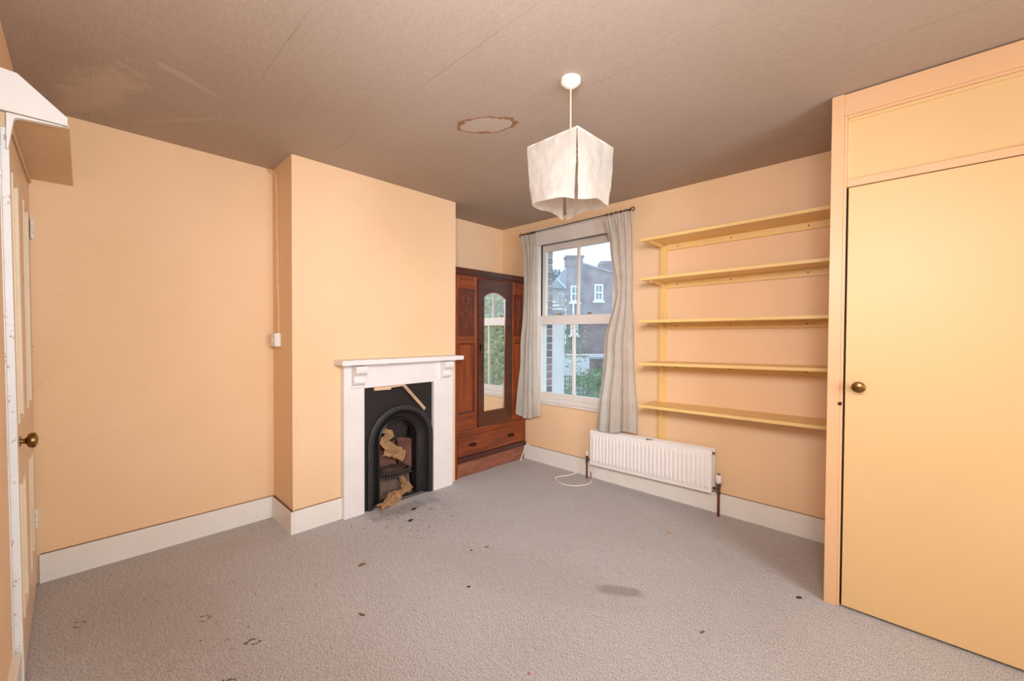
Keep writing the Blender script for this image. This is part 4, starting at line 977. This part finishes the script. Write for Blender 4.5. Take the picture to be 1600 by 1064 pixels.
def leaves(bm, n, fn, size, seed):
    r = random.Random(seed)
    for _ in range(n):
        p = Vector(fn(r)); d = Vector((r.gauss(0, 1), r.gauss(0, 1), r.gauss(0, 1) * .6)).normalized(); e = d.orthogonal().normalized(); e = Matrix.Rotation(r.random() * 6.28, 3, d) @ e
        s = size * (.6 + .8 * r.random()); f_ = d.cross(e)
        v = [bm.verts.new(q) for q in (p - e * s, p + f_ * s * .4, p + e * s, p - f_ * s * .4)]
        bm.faces.new(v)
def ball(r, c0, rad, pw=.25):
    while True:
        q = Vector((r.gauss(0, 1), r.gauss(0, 1), r.gauss(0, 1))).normalized()
        k = (r.random()) ** pw * (1 + .22 * mnoise.noise(q * 2.3 + Vector(c0)))
        p = Vector((c0[0] + q.x * rad[0] * k, c0[1] + q.y * rad[1] * k, c0[2] + q.z * rad[2] * k)); return p
def bush(name, loc, blobs, n, size, mat, label, cat, seed, trunk=None, group=None):
    t = thing(name, loc, label, cat, group)
    bm = BM(); L = Vector(loc)
    for i, (c0, rad) in enumerate(blobs): leaves(bm, n // len(blobs), lambda r: ball(r, c0, rad), size, seed + i)
    f_ = obj('foliage', bm, mat, t); f_['kind'] = 'stuff'
    bm = BM(); r = random.Random(seed)
    for i in range(7):
        c0, rad = blobs[i % len(blobs)]
        tube(bm, smoothpts([(loc[0] + r.uniform(-.06, .06), loc[1] + r.uniform(-.06, .06), loc[2]), (loc[0] + (c0[0] - loc[0]) * .5 + r.uniform(-.1, .1) * rad[0], loc[1] + (c0[1] - loc[1]) * .5, loc[2] + (c0[2] - loc[2]) * .6), (c0[0] + r.uniform(-.5, .5) * rad[0], c0[1] + r.uniform(-.5, .5) * rad[1], c0[2] + r.uniform(0, .6) * rad[2])], 4), trunk or .02, 5)
    obj('stem', bm, MX['bark'], t)
b0 = outp(6.2, 1.26, GZ)
bush('garden_bush', b0, [((b0[0], b0[1], .32), (.50, .50, .50)), ((b0[0] + .25, b0[1] + .3, .45), (.45, .5, .48)), ((b0[0] - .1, b0[1] - .15, -.1), (.45, .4, .5))], 9000, .028, MX['leafA'], 'green bushy shrub filling the lower right of the window view', 'shrub', 3)
# hedge seen in the wardrobe mirror
bush('tall_hedge', (1.8, 7.2, GZ), [((.4, 6.4, 1.0), (1.0, .9, 1.6)), ((1.8, 7.4, 1.4), (1.3, 1.1, 2.0)), ((3.4, 8.6, 1.7), (1.7, 1.3, 2.6)), ((.9, 6.6, 2.3), (1.1, .9, 1.2))], 26000, .055, MX['leafB'], 'tall pale green hedge in the garden, seen in the wardrobe mirror', 'hedge', 21, .05)
tD = 34; b1 = outp(tD, (866 - 800) / FOC * tD, GZ)
bush('distant_tree', b1, [((b1[0], b1[1], 1.3 + 85 / FOC * tD - 1.2), (1.3, 1.3, 2.0))], 2600, .14, MX['leafC'], 'misty tree behind the slate roof', 'tree', 31, .12)
# bare climbing tree
ct = thing('bare_tree', outp(7.9, 1.06, GZ), 'leafless twiggy tree in front of the white garden wall', 'tree')
bm = BM(); r = random.Random(5); base = Vector(outp(7.9, 1.06, GZ))
def branch(p, d, L, rad, lv):
    pts = [p]; q = p.copy(); dd = d.copy()
    for k in range(5):
        dd = (dd + Vector((r.gauss(0, .22), r.gauss(0, .22), r.gauss(0, .16)))).normalized(); q = q + dd * L / 5; pts.append(q.copy())
    tube(bm, pts, [rad * (1 - .12 * k) for k in range(6)], 5)
    if lv:
        for k in range(4): branch(pts[2 + k % 4], (dd + Vector((r.gauss(0, .7), r.gauss(0, .7), r.gauss(0, .35)))).normalized(), L * .62, rad * .5, lv - 1)
branch(base, Vector((0, 0, 1)), 1.25, .035, 3)
obj('branches', bm, MX['bark'], ct)
bm = BM(); leaves(bm, 500, lambda q: ball(q, (base.x, base.y, base.z + 1.75), (.45, .45, .55), .4), .03, 77); f_ = obj('leaves', bm, MX['leafA'], ct); f_['kind'] = 'stuff'
# trellis fence
tf = out_thing('trellis_fence', 7.3, .90, GZ, 'brown wooden trellis fence at the foot of the view', 'fence')
zt = 1.3 + (521.5 - 586) / FOC * 7.3 - GZ
for k in range(7):
    bm = BM(); box(bm, -.12 + k * .08, -.10 + k * .08, 0, .015, 0, zt); obj('upright', bm, MX['shed'], tf, local=True)
for k in range(6):
    bm = BM(); box(bm, -.14, .40, -.015, 0, zt - .03 - k * .085, zt - .01 - k * .085); obj('slat', bm, MX['shed'], tf, local=True)
